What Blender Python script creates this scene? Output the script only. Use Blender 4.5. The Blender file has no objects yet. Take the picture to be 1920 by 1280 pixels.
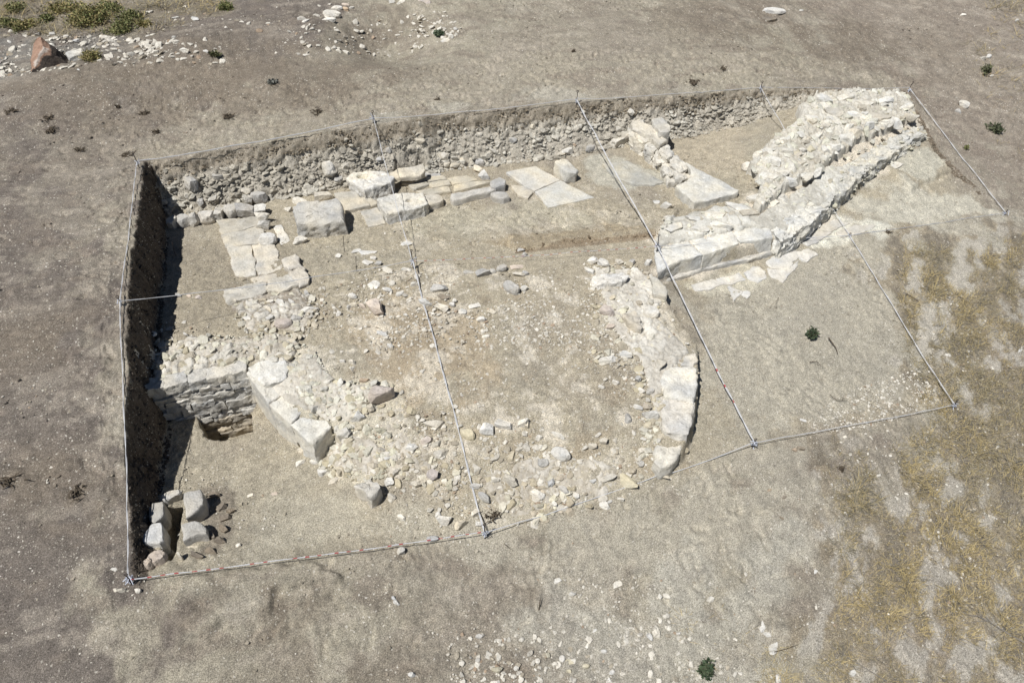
import bpy, math, random
import numpy as np
from mathutils import Vector

# ------------------------------------------------------------------ camera, sky, sun, exposure
scene = bpy.context.scene
COL = scene.collection
R = math.radians
CAM = np.array([3.87, -6.53, 9.85]); PITCH = R(44.7); YAW = R(15.6); FPX = 1400.0
cam_d = bpy.data.cameras.new('camera'); cam = bpy.data.objects.new('camera', cam_d); COL.objects.link(cam)
cam.location = CAM; cam.rotation_euler = (R(90) - PITCH, 0, -YAW)
cam_d.sensor_width = 36; cam_d.lens = 36 * FPX / 1920; cam_d.clip_end = 500
scene.camera = cam
SUN_AZ, SUN_EL = R(211), R(62)                    # direction towards the sun, counted from +x
to_sun = Vector((math.cos(SUN_AZ) * math.cos(SUN_EL), math.sin(SUN_AZ) * math.cos(SUN_EL), math.sin(SUN_EL)))
w = bpy.data.worlds.new('World'); scene.world = w; w.use_nodes = True
nt = w.node_tree; nt.nodes.clear()
sk = nt.nodes.new('ShaderNodeTexSky'); sk.sky_type = 'NISHITA'; sk.sun_disc = False
sk.sun_elevation = SUN_EL; sk.sun_rotation = math.atan2(to_sun.x, to_sun.y) % (2 * math.pi)
sk.altitude = 1300; sk.air_density = .8; sk.dust_density = .3
bg = nt.nodes.new('ShaderNodeBackground'); bg.inputs[1].default_value = 0.05
wo = nt.nodes.new('ShaderNodeOutputWorld'); nt.links.new(sk.outputs[0], bg.inputs[0]); nt.links.new(bg.outputs[0], wo.inputs[0])
sl = bpy.data.lights.new('sun', 'SUN'); sl.energy = 5.0; sl.angle = R(0.53); sl.color = (1.0, 0.985, 0.955)
so = bpy.data.objects.new('sun', sl); COL.objects.link(so); so.rotation_euler = (-to_sun).to_track_quat('-Z', 'Y').to_euler()
vs = scene.view_settings; vs.view_transform = 'Standard'; vs.look = 'None'; vs.exposure = 0.1; vs.gamma = 1.0

# ------------------------------------------------------------------ photo geometry and noise
fwd = np.array([math.sin(YAW) * math.cos(PITCH), math.cos(YAW) * math.cos(PITCH), -math.sin(PITCH)])
rgt = np.array([math.cos(YAW), -math.sin(YAW), 0.0]); upv = np.cross(rgt, fwd)
def ray(u, v): return fwd + rgt * (u - 960) / FPX - upv * (v - 640) / FPX
def at(u, v, z):
    d = ray(u, v); return CAM + d * ((z - CAM[2]) / d[2])
def dist(p): return float((np.asarray(p) - CAM) @ fwd)
def ppm(p): return FPX / dist(p)                   # photo pixels per metre at p

def _h(ix, iy, iz, s):
    n = (ix * 374761393 + iy * 668265263 + iz * 2147483647 + s * 1274126177) & 0xFFFFFFFF
    n = ((n ^ (n >> 13)) * 1274126177) & 0xFFFFFFFF
    n = ((n ^ (n >> 16)) * 2246822519) & 0xFFFFFFFF
    return ((n ^ (n >> 15)) & 0xFFFFFF) / float(0xFFFFFF)
def vn(x, y, z=None, s=0):
    x = np.asarray(x, float); y = np.asarray(y, float)
    ix = np.floor(x).astype(np.int64); iy = np.floor(y).astype(np.int64); fx = x - ix; fy = y - iy
    fx = fx * fx * fx * (fx * (fx * 6 - 15) + 10); fy = fy * fy * fy * (fy * (fy * 6 - 15) + 10)
    def pl(iz):
        a = _h(ix, iy, iz, s); b = _h(ix + 1, iy, iz, s); c = _h(ix, iy + 1, iz, s); d = _h(ix + 1, iy + 1, iz, s)
        return (a + (b - a) * fx) * (1 - fy) + (c + (d - c) * fx) * fy
    if z is None: return pl(np.int64(0)) * 2 - 1
    z = np.asarray(z, float); iz = np.floor(z).astype(np.int64); fz = z - iz; fz = fz * fz * (3 - 2 * fz)
    return (pl(iz) * (1 - fz) + pl(iz + 1) * fz) * 2 - 1
def fbm(x, y, z=None, o=4, s=0, g=.5):
    t = 0; a = 1; n = 0
    for i in range(o):
        k = 2.03 ** i; t = t + a * vn(x * k + i * 7.3, y * k - i * 3.1, None if z is None else z * k + i * 1.7, s + i); n += a; a *= g
    return t / n
def worley(x, y, s=0):
    ix = np.floor(x).astype(np.int64); iy = np.floor(y).astype(np.int64)
    f1 = np.full(x.shape, 9.); f2 = np.full(x.shape, 9.); rid = np.zeros(x.shape); ox = np.zeros(x.shape); oy = np.zeros(x.shape)
    for dx in (-1, 0, 1):
        for dy in (-1, 0, 1):
            jx = ix + dx; jy = iy + dy
            px = jx + .1 + .8 * _h(jx, jy, np.int64(1), s); py = jy + .1 + .8 * _h(jx, jy, np.int64(2), s)
            d = np.hypot(x - px, y - py); r_ = _h(jx, jy, np.int64(3), s)
            near = d < f1
            f2 = np.where(near, f1, np.minimum(f2, d)); rid = np.where(near, r_, rid)
            ox = np.where(near, x - px, ox); oy = np.where(near, y - py, oy); f1 = np.where(near, d, f1)
    return f1, f2, rid, ox, oy
def ss(t):
    t = np.clip(t, 0, 1); return t * t * (3 - 2 * t)
def sdpoly(poly, x, y):                            # signed distance, positive inside
    poly = np.asarray(poly)[:, :2]; d = np.full(np.shape(x), 1e9); ins = np.zeros(np.shape(x), bool)
    for i in range(len(poly)):
        a = poly[i]; b = poly[(i + 1) % len(poly)]; e = b - a
        t = np.clip(((x - a[0]) * e[0] + (y - a[1]) * e[1]) / (e @ e + 1e-12), 0, 1)
        d = np.minimum(d, np.hypot(x - a[0] - e[0] * t, y - a[1] - e[1] * t))
        if a[1] != b[1]:
            c = ((a[1] > y) != (b[1] > y)) & (x < (b[0] - a[0]) * (y - a[1]) / (b[1] - a[1]) + a[0]); ins ^= c
    return np.where(ins, d, -d)
class TPS:
    def __init__(s, P, lam=.02):
        P = np.array(P, float); s.p = P[:, :2]; n = len(P)
        r2 = ((s.p[:, None] - s.p[None]) ** 2).sum(-1); K = .5 * r2 * np.log(r2 + 1e-9) + lam * np.eye(n)
        A = np.c_[np.ones(n), s.p]; M = np.block([[K, A], [A.T, np.zeros((3, 3))]])
        c = np.linalg.solve(M, np.r_[P[:, 2], 0, 0, 0]); s.w = c[:n]; s.a = c[n:]
    def __call__(s, x, y):
        o = s.a[0] + s.a[1] * x + s.a[2] * y
        for (px, py), wt in zip(s.p, s.w):
            r2 = (x - px) ** 2 + (y - py) ** 2; o = o + wt * .5 * r2 * np.log(r2 + 1e-9)
        return o
def P3(L): return [tuple(at(u, v, z)) for u, v, z in L]

# ------------------------------------------------------------------ the lie of the land
stake_w = {(0, 2): (-.16, 9.62, 1.07), (1, 2): (5.06, 9.78, 1.17), (2, 2): (10.08, 9.82, 1.0), (3, 2): (15.18, 9.71, .69), (4, 2): (20.02, 9.71, .06),
           (0, 1): (-.12, 4.91, 1.06), (4, 1): (19.7, 4.94, -.87), (3, 1): (15.12, 4.73, -.43),
           (0, 0): (.01, -.06, -.13), (1, 0): (5.13, -.38, -.69), (2, 0): (10.03, .03, -.59), (3, 0): (14.63, .25, -1.25)}
outer = TPS([v for k, v in stake_w.items()] + [(-.1, 3.2, .72), (-.1, 1.7, .3), (2.5, -.3, -.42), (-12, 22, 1.6), (0, 20, 1.75), (10, 20, 1.7), (20, 18, 1.0), (30, 16, .2),
   (-10, 10, 1.3), (-6, 5, 1.1), (-6, 0, 0), (-3, -3, -.75), (5, -4, -1.35), (10, -4, -1.65), (16, -2, -2.0), (22, 3, -1.6), (26, 9, -.6), (24, 6, -1.0), (12.2, 0, -.9), (17, 2.4, -1.1), (-2, 7, 1.15),
   (2.5, 9.7, 1.13), (40, 10, -1.5), (40, -5, -3.2), (-25, -8, -.6), (-30, 30, 1.8), (0, 45, 2.), (40, 40, 1.), (0, -14, -3), (25, -14, -4)], .05)
upper = TPS(P3([(340, 445, 0), (330, 540, .03), (285, 600, .05), (330, 405, -.02), (430, 375, .0), (500, 385, 0), (560, 372, .0), (620, 470, .04), (700, 430, 0), (850, 420, 0), (760, 345, -.02), (850, 335, -.03), (1000, 320, -.05), (1100, 300, -.06),
   (1000, 420, .03), (1150, 420, .07), (1200, 360, 0), (1180, 330, 0), (650, 520, .09), (775, 500, .12), (450, 600, .1), (560, 560, .1), (900, 480, .08), (1225, 450, .1), (1170, 240, .1), (1060, 275, -.03), (650, 340, -.0),
   (700, 600, .12), (850, 650, .13), (1000, 640, .1), (1150, 640, .05), (1200, 560, .06), (650, 700, .1), (900, 780, -.04), (1100, 760, -.05), (1240, 740, -.06), (800, 880, -.28), (1000, 880, -.3),
   (1150, 880, -.36), (700, 840, -.22), (900, 960, -.54), (1050, 960, -.52), (1210, 885, -.45), (700, 930, -.48), (560, 700, .07), (480, 680, .07), (400, 660, .08), (300, 680, .05), (560, 770, -.03), (1290, 690, -.03), (1280, 790, -.16), (1250, 870, -.32),
   (1300, 300, -.02), (1350, 260, .0), (1300, 270, -.02), (1400, 240, .05), (1330, 340, .0), (1240, 470, .06), (1300, 430, .12), (1400, 400, .16), (1420, 310, .17), (1500, 260, .3), (1480, 330, .2), (1600, 200, .22), (1690, 200, .05), (1650, 250, .1), (1545, 300, .14),
   (1540, 210, .3), (1500, 395, .0), (1440, 435, .03), (1560, 360, -.02), (1640, 300, -.08), (1720, 245, -.06), (908, 1005, -.69), (1000, 985, -.62), (1130, 930, -.52), (820, 1010, -.64)]), .01)
trench = TPS(P3([(340, 860, -.7), (400, 850, -.76), (480, 860, -.74), (300, 780, -.72), (540, 880, -.72), (620, 920, -.62), (500, 960, -.6), (400, 1000, -.48), (600, 1030, -.55), (400, 1065, -.35), (750, 1000, -.61), (300, 1075, -.24), (340, 940, -.6), (280, 940, -.55),
   (700, 930, -.5), (640, 850, -.45), (820, 1010, -.64), (600, 862, -.66), (500, 1050, -.45), (280, 1000, -.42)]) + [(5.13, -.38, -.69), (2.5, -.5, -.46), (0.05, -.4, -.2)], .01)
right = TPS(P3([(1262, 530, -.33), (1290, 600, -.3), (1325, 680, -.42), (1330, 760, -.48), (1305, 840, -.54), (1240, 915, -.6), (1350, 540, -.38), (1450, 500, -.4), (1560, 420, -.4), (1620, 360, -.36), (1680, 310, -.3), (1750, 272, -.3), (1795, 332, -.58), (1830, 390, -.72),
   (1700, 400, -.55), (1500, 620, -.55), (1400, 700, -.52), (1600, 620, -.75), (1430, 790, -.63), (1240, 540, -.15)]) + [stake_w[3, 1], stake_w[4, 1], stake_w[2, 0], stake_w[3, 0], (17, 2.4, -1.1), (12.2, 0, -.9)], .01)
APSE = [at(460, 697, .1), at(503, 757, .03), at(545, 795, -.03), at(584, 831, -.1), at(622, 801, -.1)]
def shift(p, dx, dy): return (p[0] + dx, p[1] + dy)
TRENCH_POLY = [(-.6, 3.6), (1.72, 3.68), shift(APSE[0], .12, .05), shift(APSE[1], .14, .1), shift(APSE[2], .12, .12), shift(APSE[3], .02, .2), at(625, 812, -.3)[:2], at(650, 850, -.4)[:2], at(700, 925, -.5)[:2], at(770, 1000, -.6)[:2], (4.6, -3), (-.6, -3)]
HOLE = [at(u, v, -.75)[:2] for u, v in ((366, 764), (376, 800), (390, 822), (434, 819), (474, 808), (470, 770))] + [(1.75, 3.6), (1.1, 3.62)]
GRAVE = [at(u, v, -.5)[:2] for u, v in ((308, 950), (338, 945), (334, 1020), (330, 1060), (312, 1060))]
RIGHT_POLY = [at(u, v, z)[:2] for u, v, z in ((1233, 520, 0), (1260, 508, -.15), (1319, 490, -.15), (1412, 471, -.15), (1450, 459, -.15), (1500, 434, -.15), (1552, 394, -.15), (1600, 354, -.15), (1650, 310, -.15), (1738, 258, -.1))] + \
   [(19.6, 9.0), (30, 9), (30, -12), (7.2, -12)] + [at(u, v, z)[:2] for u, v, z in ((1180, 940, -.55), (1247, 884, -.5), (1279, 858, -.45), (1299, 806, -.3), (1308, 745, -.2), (1310, 688, -.15), (1308, 655, -.15), (1270, 600, -.1), (1248, 566, -.05), (1245, 545, 0))]
PLATFORM = [at(u, v, -.3)[:2] for u, v in ((1640, 302), (1668, 322), (1712, 348), (1745, 330), (1790, 308), (1745, 268))]
SCARP = [at(u, v, .1)[:2] for u, v in ((965, 470), (1060, 455), (1140, 446), (1250, 438), (1275, 396), (1000, 385), (930, 420))]
VOID = [at(u, v, -.02)[:2] for u, v in ((739, 337), (791, 328), (800, 318), (745, 322))]
BANK = [at(u, v, z)[:2] for u, v, z in ((330, 1165, -.45), (385, 1185, -.5), (450, 1160, -.52), (508, 1150, -.52), (520, 1112, -.5), (640, 1090, -.6), (600, 1060, -.55), (350, 1090, -.35))]
RIM_B = np.array([at(u, v, z)[:2] for u, v, z in ((262, 306, 1.07), (380, 290, 1.1), (500, 270, 1.13), (600, 250, 1.15), (700, 236, 1.17), (830, 218, 1.12), (1000, 203, 1.05), (1080, 198, 1.), (1180, 190, .92), (1260, 186, .85), (1424, 173, .69), (1560, 174, .4), (1640, 176, .25), (1700, 177, .06))])
RIM_L = np.array([at(u, v, z)[:2] for u, v, z in ((250, 1085, -.13), (244, 950, .12), (240, 850, .33), (240, 700, .76), (240, 560, 1.06), (255, 440, 1.07), (268, 306, 1.07))])
RIM_R = np.array([at(u, v, z)[:2] for u, v, z in ((1885, 402, -.87), (1790, 318, -.48), (1760, 280, -.25), (1700, 178, .06))])
FRONT = np.array([(-2, -.2), (.01, -.06), (5.13, -.38), (10.03, .03), (14.63, .25), (16.5, 2.4), (19.7, 4.94), (24, 6)])
def crater(x, y):
    o = 0
    for (u, v, r, d) in ((735, 62, 1.5, -.7), (730, 98, 1.1, .22), (590, 60, 1.3, .34), (345, 98, 1.1, .36), (480, 125, 1.0, .16), (430, 60, 1.2, .2), (70, 150, 2.0, .32), (160, 118, 1.5, .15), (60, 118, 1.6, -.25), (820, 50, 1.2, .18), (1150, 120, 3, .1), (1500, 60, 3, .12)):
        p = at(u, v, 1.6); o = o + d * np.exp(-((x - p[0]) ** 2 + (y - p[1]) ** 2) / r ** 2)
    return o
def masks(x, y):
    n = fbm(x * 2.3, y * 2.3, o=3, s=5) * .09; n2 = fbm(x * 5, y * 5, o=3, s=9) * .05 + fbm(x * 1.5, y * 1.5, o=2, s=13) * .06
    dL = x - np.interp(y, RIM_L[:, 1], RIM_L[:, 0]) + n2
    dB = np.interp(x, RIM_B[:, 0], RIM_B[:, 1]) - y + n
    ry = np.interp(y, RIM_R[:, 1], RIM_R[:, 0]); dR = ry - x + n2
    bR = np.interp(y, [5, 6.4, 9.7], [1.2, .16, .12])
    dF = y - np.interp(x, FRONT[:, 0], FRONT[:, 1])
    bB = np.interp(x, [-1, 3, 10, 13, 15, 17, 21], [.45, .5, .52, .42, .38, .25, .2])
    tL = np.clip(dL / .16, 0, 1); tB = np.clip(dB / bB, 0, 1)
    wB = np.where(tB < .3, tB * 1.5, .45 + (tB - .3) * .786)      # steep brow, then rubble talus
    return tL, wB, ss(dR / bR), ss(dF / .7 + .5)
def H(x, y):
    x = np.asarray(x, float); y = np.asarray(y, float)
    O = outer(x, y) + crater(x, y) + .09 * ss(sdpoly(BANK, x, y) / .07 + .5 + vn(x * 5, y * 5, s=14) * .8) * ss((sdpoly(BANK, x, y) < .6) * 1.0 - np.clip(sdpoly(BANK, x, y), 0, .6) / .6)
    tL, wB, wR, wF = masks(x, y); wt = tL * wB * wR * wF
    U = upper(x, y)
    sc = sdpoly(SCARP, x, y); U = U + .1 * ss(sc / .05 + vn(x * 7, y * 7, s=6) * .5) * np.exp(-np.clip(sc, 0, 9) / .45)
    vd = sdpoly(VOID, x, y); U = U - .4 * ss(vd / .05 + .5)
    T = trench(x, y); hd = sdpoly(HOLE, x, y); T = T - .75 * ss(hd / .06 + .3 + vn(x * 9, y * 9, s=3) * .4)
    gd = sdpoly(GRAVE, x, y); T = T - .5 * ss(gd / .06 + .5)
    td = sdpoly(TRENCH_POLY, x, y); mt = ss(td / .06 + .5)
    Rr = right(x, y) + .09 * ss(sdpoly(PLATFORM, x, y) / .06 + .5 + vn(x * 6, y * 6, s=4) * .4)
    rd = sdpoly(RIGHT_POLY, x, y); mr = ss(rd / .08 + .5)
    Z = U + (T - U) * mt; Z = Z + (Rr - Z) * mr
    return O + (Z - O) * wt
TS = np.linspace(.0, 1, 260)
def hits(U_, V_):
    U_ = np.asarray(U_, float); V_ = np.asarray(V_, float); out = []
    D = fwd + rgt * ((U_ - 960) / FPX)[:, None] - upv * ((V_ - 640) / FPX)[:, None]
    for i in range(0, len(U_), 400):
        d = D[i:i + 400]; t0 = (2.3 - CAM[2]) / d[:, 2]; t1 = (-3.2 - CAM[2]) / d[:, 2]
        t = t0[:, None] + (t1 - t0)[:, None] * TS
        p = CAM + d[:, None, :] * t[..., None]
        below = p[..., 2] < H(p[..., 0], p[..., 1]); k = np.argmax(below, 1); k = np.clip(k, 1, None); ar = np.arange(len(k))
        a = t[ar, k - 1]; b = t[ar, k]
        for _ in range(7):
            m = (a + b) / 2; q = CAM + d * m[:, None]; bl = q[:, 2] < H(q[:, 0], q[:, 1]); b = np.where(bl, m, b); a = np.where(bl, a, m)
        out.append(CAM + d * ((a + b) / 2)[:, None])
    return np.concatenate(out)
def hit(u, v): return hits([u], [v])[0]

# ------------------------------------------------------------------ mesh helpers
def mk(name, V, F, mat, parent=None, col=None, smooth=True, loc=None, mi=None, sharp=0):
    V = np.asarray(V, np.float32)
    if loc is None: loc = parent_loc(parent) if parent else (0, 0, 0)
    V = V - np.asarray(loc, np.float32)
    me = bpy.data.meshes.new(name); me.vertices.add(len(V)); me.vertices.foreach_set('co', V.ravel())
    Fs = F if isinstance(F, list) and len(F) and isinstance(F[0], np.ndarray) and F[0].ndim == 2 else [np.asarray(F)]
    idx = np.concatenate([f.ravel() for f in Fs]).astype(np.int32); tot = np.concatenate([np.full(len(f), f.shape[1], np.int32) for f in Fs])
    me.loops.add(len(idx)); me.loops.foreach_set('vertex_index', idx)
    me.polygons.add(len(tot)); me.polygons.foreach_set('loop_start', np.r_[0, np.cumsum(tot)[:-1]].astype(np.int32))
    try: me.polygons.foreach_set('loop_total', tot)
    except Exception: pass
    me.polygons.foreach_set('use_smooth', np.full(len(tot), smooth))
    mats = mat if isinstance(mat, (list, tuple)) else [mat]
    for m in mats: me.materials.append(m)
    if mi is not None: me.polygons.foreach_set('material_index', np.asarray(mi, np.int32))
    if col is not None:
        col = np.asarray(col, np.float32)
        if col.ndim == 1: col = np.tile(col, (len(V), 1))
        a = me.attributes.new('Col', 'FLOAT_COLOR', 'POINT'); a.data.foreach_set('color', np.c_[col, np.ones(len(col))].astype(np.float32).ravel())
    me.update(calc_edges=True)
    if smooth and sharp: me.set_sharp_from_angle(angle=R(sharp))
    ob = bpy.data.objects.new(name, me); COL.objects.link(ob)
    if parent: ob.parent = parent
    else: ob.location = loc
    return ob
def parent_loc(p):
    l = np.array(p.location, float)
    while p.parent: p = p.parent; l = l + np.array(p.location, float)
    return l
def tag(o, label=None, cat=None, group=None, kind=None):
    if label: o['label'] = label
    if cat: o['category'] = cat
    if group: o['group'] = group
    if kind: o['kind'] = kind
    return o
def thing(name, loc, label, cat, group=None):
    o = bpy.data.objects.new(name, None); COL.objects.link(o); o.location = [float(c) for c in loc]; o.empty_display_size = .1
    return tag(o, label, cat, group)

# ------------------------------------------------------------------ materials
def newmat(name):
    m = bpy.data.materials.new(name); m.use_nodes = True; t = m.node_tree; t.nodes.clear()
    o = t.nodes.new('ShaderNodeOutputMaterial'); b = t.nodes.new('ShaderNodeBsdfPrincipled'); t.links.new(b.outputs[0], o.inputs[0])
    b.inputs['Roughness'].default_value = .95; b.inputs['Specular IOR Level'].default_value = .15
    return m, t, b
def nd(t, typ, **k):
    n = t.nodes.new(typ)
    for a, v in k.items(): setattr(n, a, v)
    return n
def noise(t, scale, detail=4, rough=.6, co=None):
    n = nd(t, 'ShaderNodeTexNoise'); n.inputs['Scale'].default_value = scale; n.inputs['Detail'].default_value = detail; n.inputs['Roughness'].default_value = rough
    if co: t.links.new(co, n.inputs['Vector'])
    return n
def ramp(t, src, p0, p1, c0=(0, 0, 0, 1), c1=(1, 1, 1, 1)):
    r_ = nd(t, 'ShaderNodeValToRGB'); e = r_.color_ramp.elements; e[0].position = p0; e[1].position = p1; e[0].color = c0; e[1].color = c1
    t.links.new(src, r_.inputs[0]); return r_.outputs[0]
def mix(t, f, a, b, mode='MIX'):
    m = nd(t, 'ShaderNodeMix', data_type='RGBA', blend_type=mode)
    for s, v in ((m.inputs[0], f), (m.inputs[6], a), (m.inputs[7], b)):
        if isinstance(v, (int, float)): s.default_value = v
        elif isinstance(v, tuple): s.default_value = (*v[:3], 1)
        else: t.links.new(v, s)
    return m.outputs[2]
def math_(t, op, a, b=None):
    m = nd(t, 'ShaderNodeMath', operation=op)
    for s, v in zip(m.inputs, (a, b)):
        if v is None: continue
        if isinstance(v, (int, float)): s.default_value = v
        else: t.links.new(v, s)
    return m.outputs[0]
def bump(t, b, h, strength, distance, prev=None):
    n = nd(t, 'ShaderNodeBump'); n.inputs['Strength'].default_value = strength; n.inputs['Distance'].default_value = distance
    t.links.new(h, n.inputs['Height'])
    if prev: t.links.new(prev, n.inputs['Normal'])
    t.links.new(n.outputs[0], b.inputs['Normal']); return n.outputs[0]
def geo_pos(t): return nd(t, 'ShaderNodeNewGeometry').outputs['Position']

def soil_mat():
    m, t, b = newmat('dry_soil'); co = geo_pos(t)
    c = nd(t, 'ShaderNodeAttribute', attribute_name='Col').outputs['Color']
    n1 = noise(t, 7, 6, .65, co); n2 = noise(t, 45, 5, .7, co); n3 = noise(t, 170, 3, .7, co)
    n4 = noise(t, 75, 2, .5, co); c = mix(t, 1.0, c, ramp(t, n4.outputs[0], .36, .64, (.66, .66, .66, 1), (1.34, 1.34, 1.34, 1)), 'MULTIPLY')
    v1 = ramp(t, n1.outputs[0], .3, .7, (.82, .82, .83, 1), (1.16, 1.15, 1.13, 1)); c = mix(t, 1.0, c, v1, 'MULTIPLY')
    v2 = ramp(t, n2.outputs[0], .36, .64, (.68, .68, .67, 1), (1.3, 1.3, 1.3, 1)); c = mix(t, 1.0, c, v2, 'MULTIPLY')
    v3 = ramp(t, n3.outputs[0], .3, .7, (.72, .72, .71, 1), (1.28, 1.28, 1.28, 1)); c = mix(t, 1.0, c, v3, 'MULTIPLY')
    # grit: pale chips bedded in the soil
    wob = nd(t, 'ShaderNodeVectorMath', operation='MULTIPLY_ADD'); t.links.new(noise(t, 20, 2, .5, co).outputs['Color'], wob.inputs[0]); wob.inputs[1].default_value = (.06, .06, .06); t.links.new(co, wob.inputs[2])
    for sc, th, col in ((15, .13, (.6, .56, .48)), (31, .17, (.5, .46, .38)), (9, .08, (.64, .6, .53)), (22, .14, (.17, .14, .11))):
        vo = nd(t, 'ShaderNodeTexVoronoi'); vo.inputs['Scale'].default_value = sc; t.links.new(wob.outputs[0], vo.inputs['Vector'])
        keep = math_(t, 'GREATER_THAN', nd_sep(t, vo.outputs['Color']), .74)
        lim = math_(t, 'LESS_THAN', vo.outputs['Distance'], th * 1.6)
        patch = ramp(t, noise(t, 1.3, 3, .6, co).outputs[0], .3, .62)
        c = mix(t, math_(t, 'MULTIPLY', math_(t, 'MULTIPLY', keep, lim), patch), c, col)
    t.links.new(c, b.inputs['Base Color'])
    nb = bump(t, b, n1.outputs[0], .22, .05); nb = bump(t, b, n2.outputs[0], .9, .02, nb); bump(t, b, n3.outputs[0], .8, .008, nb)
    return m
def nd_sep(t, c):
    s = nd(t, 'ShaderNodeSeparateColor'); t.links.new(c, s.inputs[0]); return s.outputs[0]
def stone_mat(name, fine=1.0, grime=.4):
    m, t, b = newmat(name); co = geo_pos(t)
    c = nd(t, 'ShaderNodeAttribute', attribute_name='Col').outputs['Color']
    n1 = noise(t, 6, 5, .65, co); n2 = noise(t, 28, 6, .7, co); n3 = noise(t, 120, 3, .7, co)
    c = mix(t, 1.0, c, ramp(t, n1.outputs[0], .3, .7, (.84, .83, .81, 1), (1.1, 1.1, 1.1, 1)), 'MULTIPLY')
    c = mix(t, 1.0, c, ramp(t, n2.outputs[0], .3, .7, (.8, .79, .77, 1), (1.14, 1.14, 1.14, 1)), 'MULTIPLY')
    st = ramp(t, noise(t, 11, 6, .75, co).outputs[0], .54, .7)
    c = mix(t, math_(t, 'MULTIPLY', st, grime), c, (.3, .24, .17))
    pit = nd(t, 'ShaderNodeTexVoronoi'); pit.inputs['Scale'].default_value = 34; t.links.new(co, pit.inputs['Vector'])
    pf = ramp(t, pit.outputs['Distance'], .05, .4)
    t.links.new(c, b.inputs['Base Color'])
    nb = bump(t, b, n1.outputs[0], .5, .05); nb = bump(t, b, n2.outputs[0], .8 * fine, .025, nb)
    nb = bump(t, b, pf, .35 * fine, .012, nb); bump(t, b, n3.outputs[0], .5, .005, nb)
    return m
def plain(name, col, rough=.7, var=.25, scale=60, attr=False, metal=0):
    m, t, b = newmat(name); co = geo_pos(t)
    c = nd(t, 'ShaderNodeAttribute', attribute_name='Col').outputs['Color'] if attr else col
    n = noise(t, scale, 4, .6, co)
    c = mix(t, 1.0, c, ramp(t, n.outputs[0], .3, .7, (1 - var,) * 3 + (1,), (1 + var,) * 3 + (1,)), 'MULTIPLY')
    t.links.new(c, b.inputs['Base Color']); b.inputs['Roughness'].default_value = rough; b.inputs['Metallic'].default_value = metal
    bump(t, b, n.outputs[0], .3, .003); return m
SOIL = soil_mat(); STONE = stone_mat('limestone'); ASHLAR = stone_mat('dressed_limestone', 1.3, .25)
LEAF = plain('leaves', None, .6, .25, 40, True); GRASS = plain('straw', None, .8, .2, 40, True); TWIG = plain('dead_twigs', (.1, .08, .058), .9)
ROPE = plain('pale_cord', (.55, .55, .56), .6, .25, 90); ROPE_RED = plain('red_cord', (.42, .07, .08), .6, .2, 90); ROPE_BLUE = plain('blue_grey_cord', (.3, .34, .45), .6, .25, 90)
STEEL = plain('rusty_steel', (.06, .05, .048), .55, .3, 120, False, .5); TAPE = plain('knotted_tape', (.55, .58, .66), .6, .3, 80)
TONE = {'w': (.63, .6, .535), 'c': (.54, .495, .41), 'g': (.45, .43, .39), 'p': (.5, .435, .375), 'o': (.45, .355, .26), 'y': (.5, .455, .34), 'd': (.2, .17, .135), 's': (.29, .25, .2)}


# ------------------------------------------------------------------ terrain mesh
def axis(parts):
    out = [parts[0][0]]
    for a, b, s0, s1 in parts:
        x = a
        while x < b - 1e-6:
            f = (x - a) / (b - a); x = min(b, x + s0 + (s1 - s0) * f); out.append(x)
    return np.unique(np.round(np.array(out), 5))
AX = axis([(-80, -7, 12, .12), (-7, -.45, .1, .04), (-.45, .35, .016, .016), (.35, 20.2, .028, .028), (20.2, 30, .04, .12), (30, 110, .15, 12)])
AY = axis([(-60, -4.5, 10, .08), (-4.5, -.5, .03, .03), (-.5, 9.0, .028, .028), (9.0, 10.05, .013, .013), (10.05, 13, .03, .05), (13, 28, .06, .16), (28, 130, .2, 14)])
GX, GY = np.meshgrid(AX, AY); GZ = H(GX, GY)
tL, wB, wR, wF = masks(GX, GY)
inside = tL * wB * wR * wF
near = np.exp(-np.clip(np.maximum(np.abs(GX - 10) - 14, np.abs(GY - 5) - 12), 0, 99) / 8)
rough = .35 + 1.3 * ss(fbm(GX * .8, GY * .8, o=3, s=15) * 1.5 + .5)
det = fbm(GX * 1.1, GY * 1.1, o=3, s=21) * .03 + (fbm(GX * 5, GY * 5, o=4, s=31) * .016 + fbm(GX * 15, GY * 15, o=3, s=41, g=.7) * .018) * rough
# trampled footprints on the upper ground
tr = fbm(GX * 2.2 + 4, GY * 4.2, o=3, s=51); det = det + (1 - inside) * np.where((GY > 2) | (GX < 0), .085, .03) * np.abs(tr) * ss(fbm(GX * .5, GY * .5, o=2, s=52) * 2 + .7)
FPM = np.zeros(GX.shape); fr_ = np.random.default_rng(5)
def footprints(px, n):
    poly = hits([p[0] for p in px], [p[1] for p in px])[:, :2]; lo, hi = poly.min(0), poly.max(0); k = 0
    while k < n:
        c = fr_.uniform(lo, hi)
        if sdpoly(poly, c[:1], c[1:])[0] < 0: continue
        k += 1; a = fr_.normal(.4, .9) + (math.pi if fr_.random() < .5 else 0); ca, sa = math.cos(a), math.sin(a); st_ = fr_.uniform(.4, 1.2)
        j = slice(*np.searchsorted(AX, (c[0] - .3, c[0] + .3))); i = slice(*np.searchsorted(AY, (c[1] - .3, c[1] + .3))); x = GX[i, j] - c[0]; y = GY[i, j] - c[1]
        if x.size == 0: continue
        u_ = x * ca + y * sa; v_ = -x * sa + y * ca; r = np.hypot(u_ / .16, v_ / (.062 - .018 * np.cos(u_ * 30)))
        GZ[i, j] += st_ * (-.022 * ss((1.1 - r) / .4) + .014 * np.exp(-((r - 1.25) / .22) ** 2)); FPM[i, j] = np.maximum(FPM[i, j], st_ * ss((1.15 - r) / .5))
GZ = GZ + det * near
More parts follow.
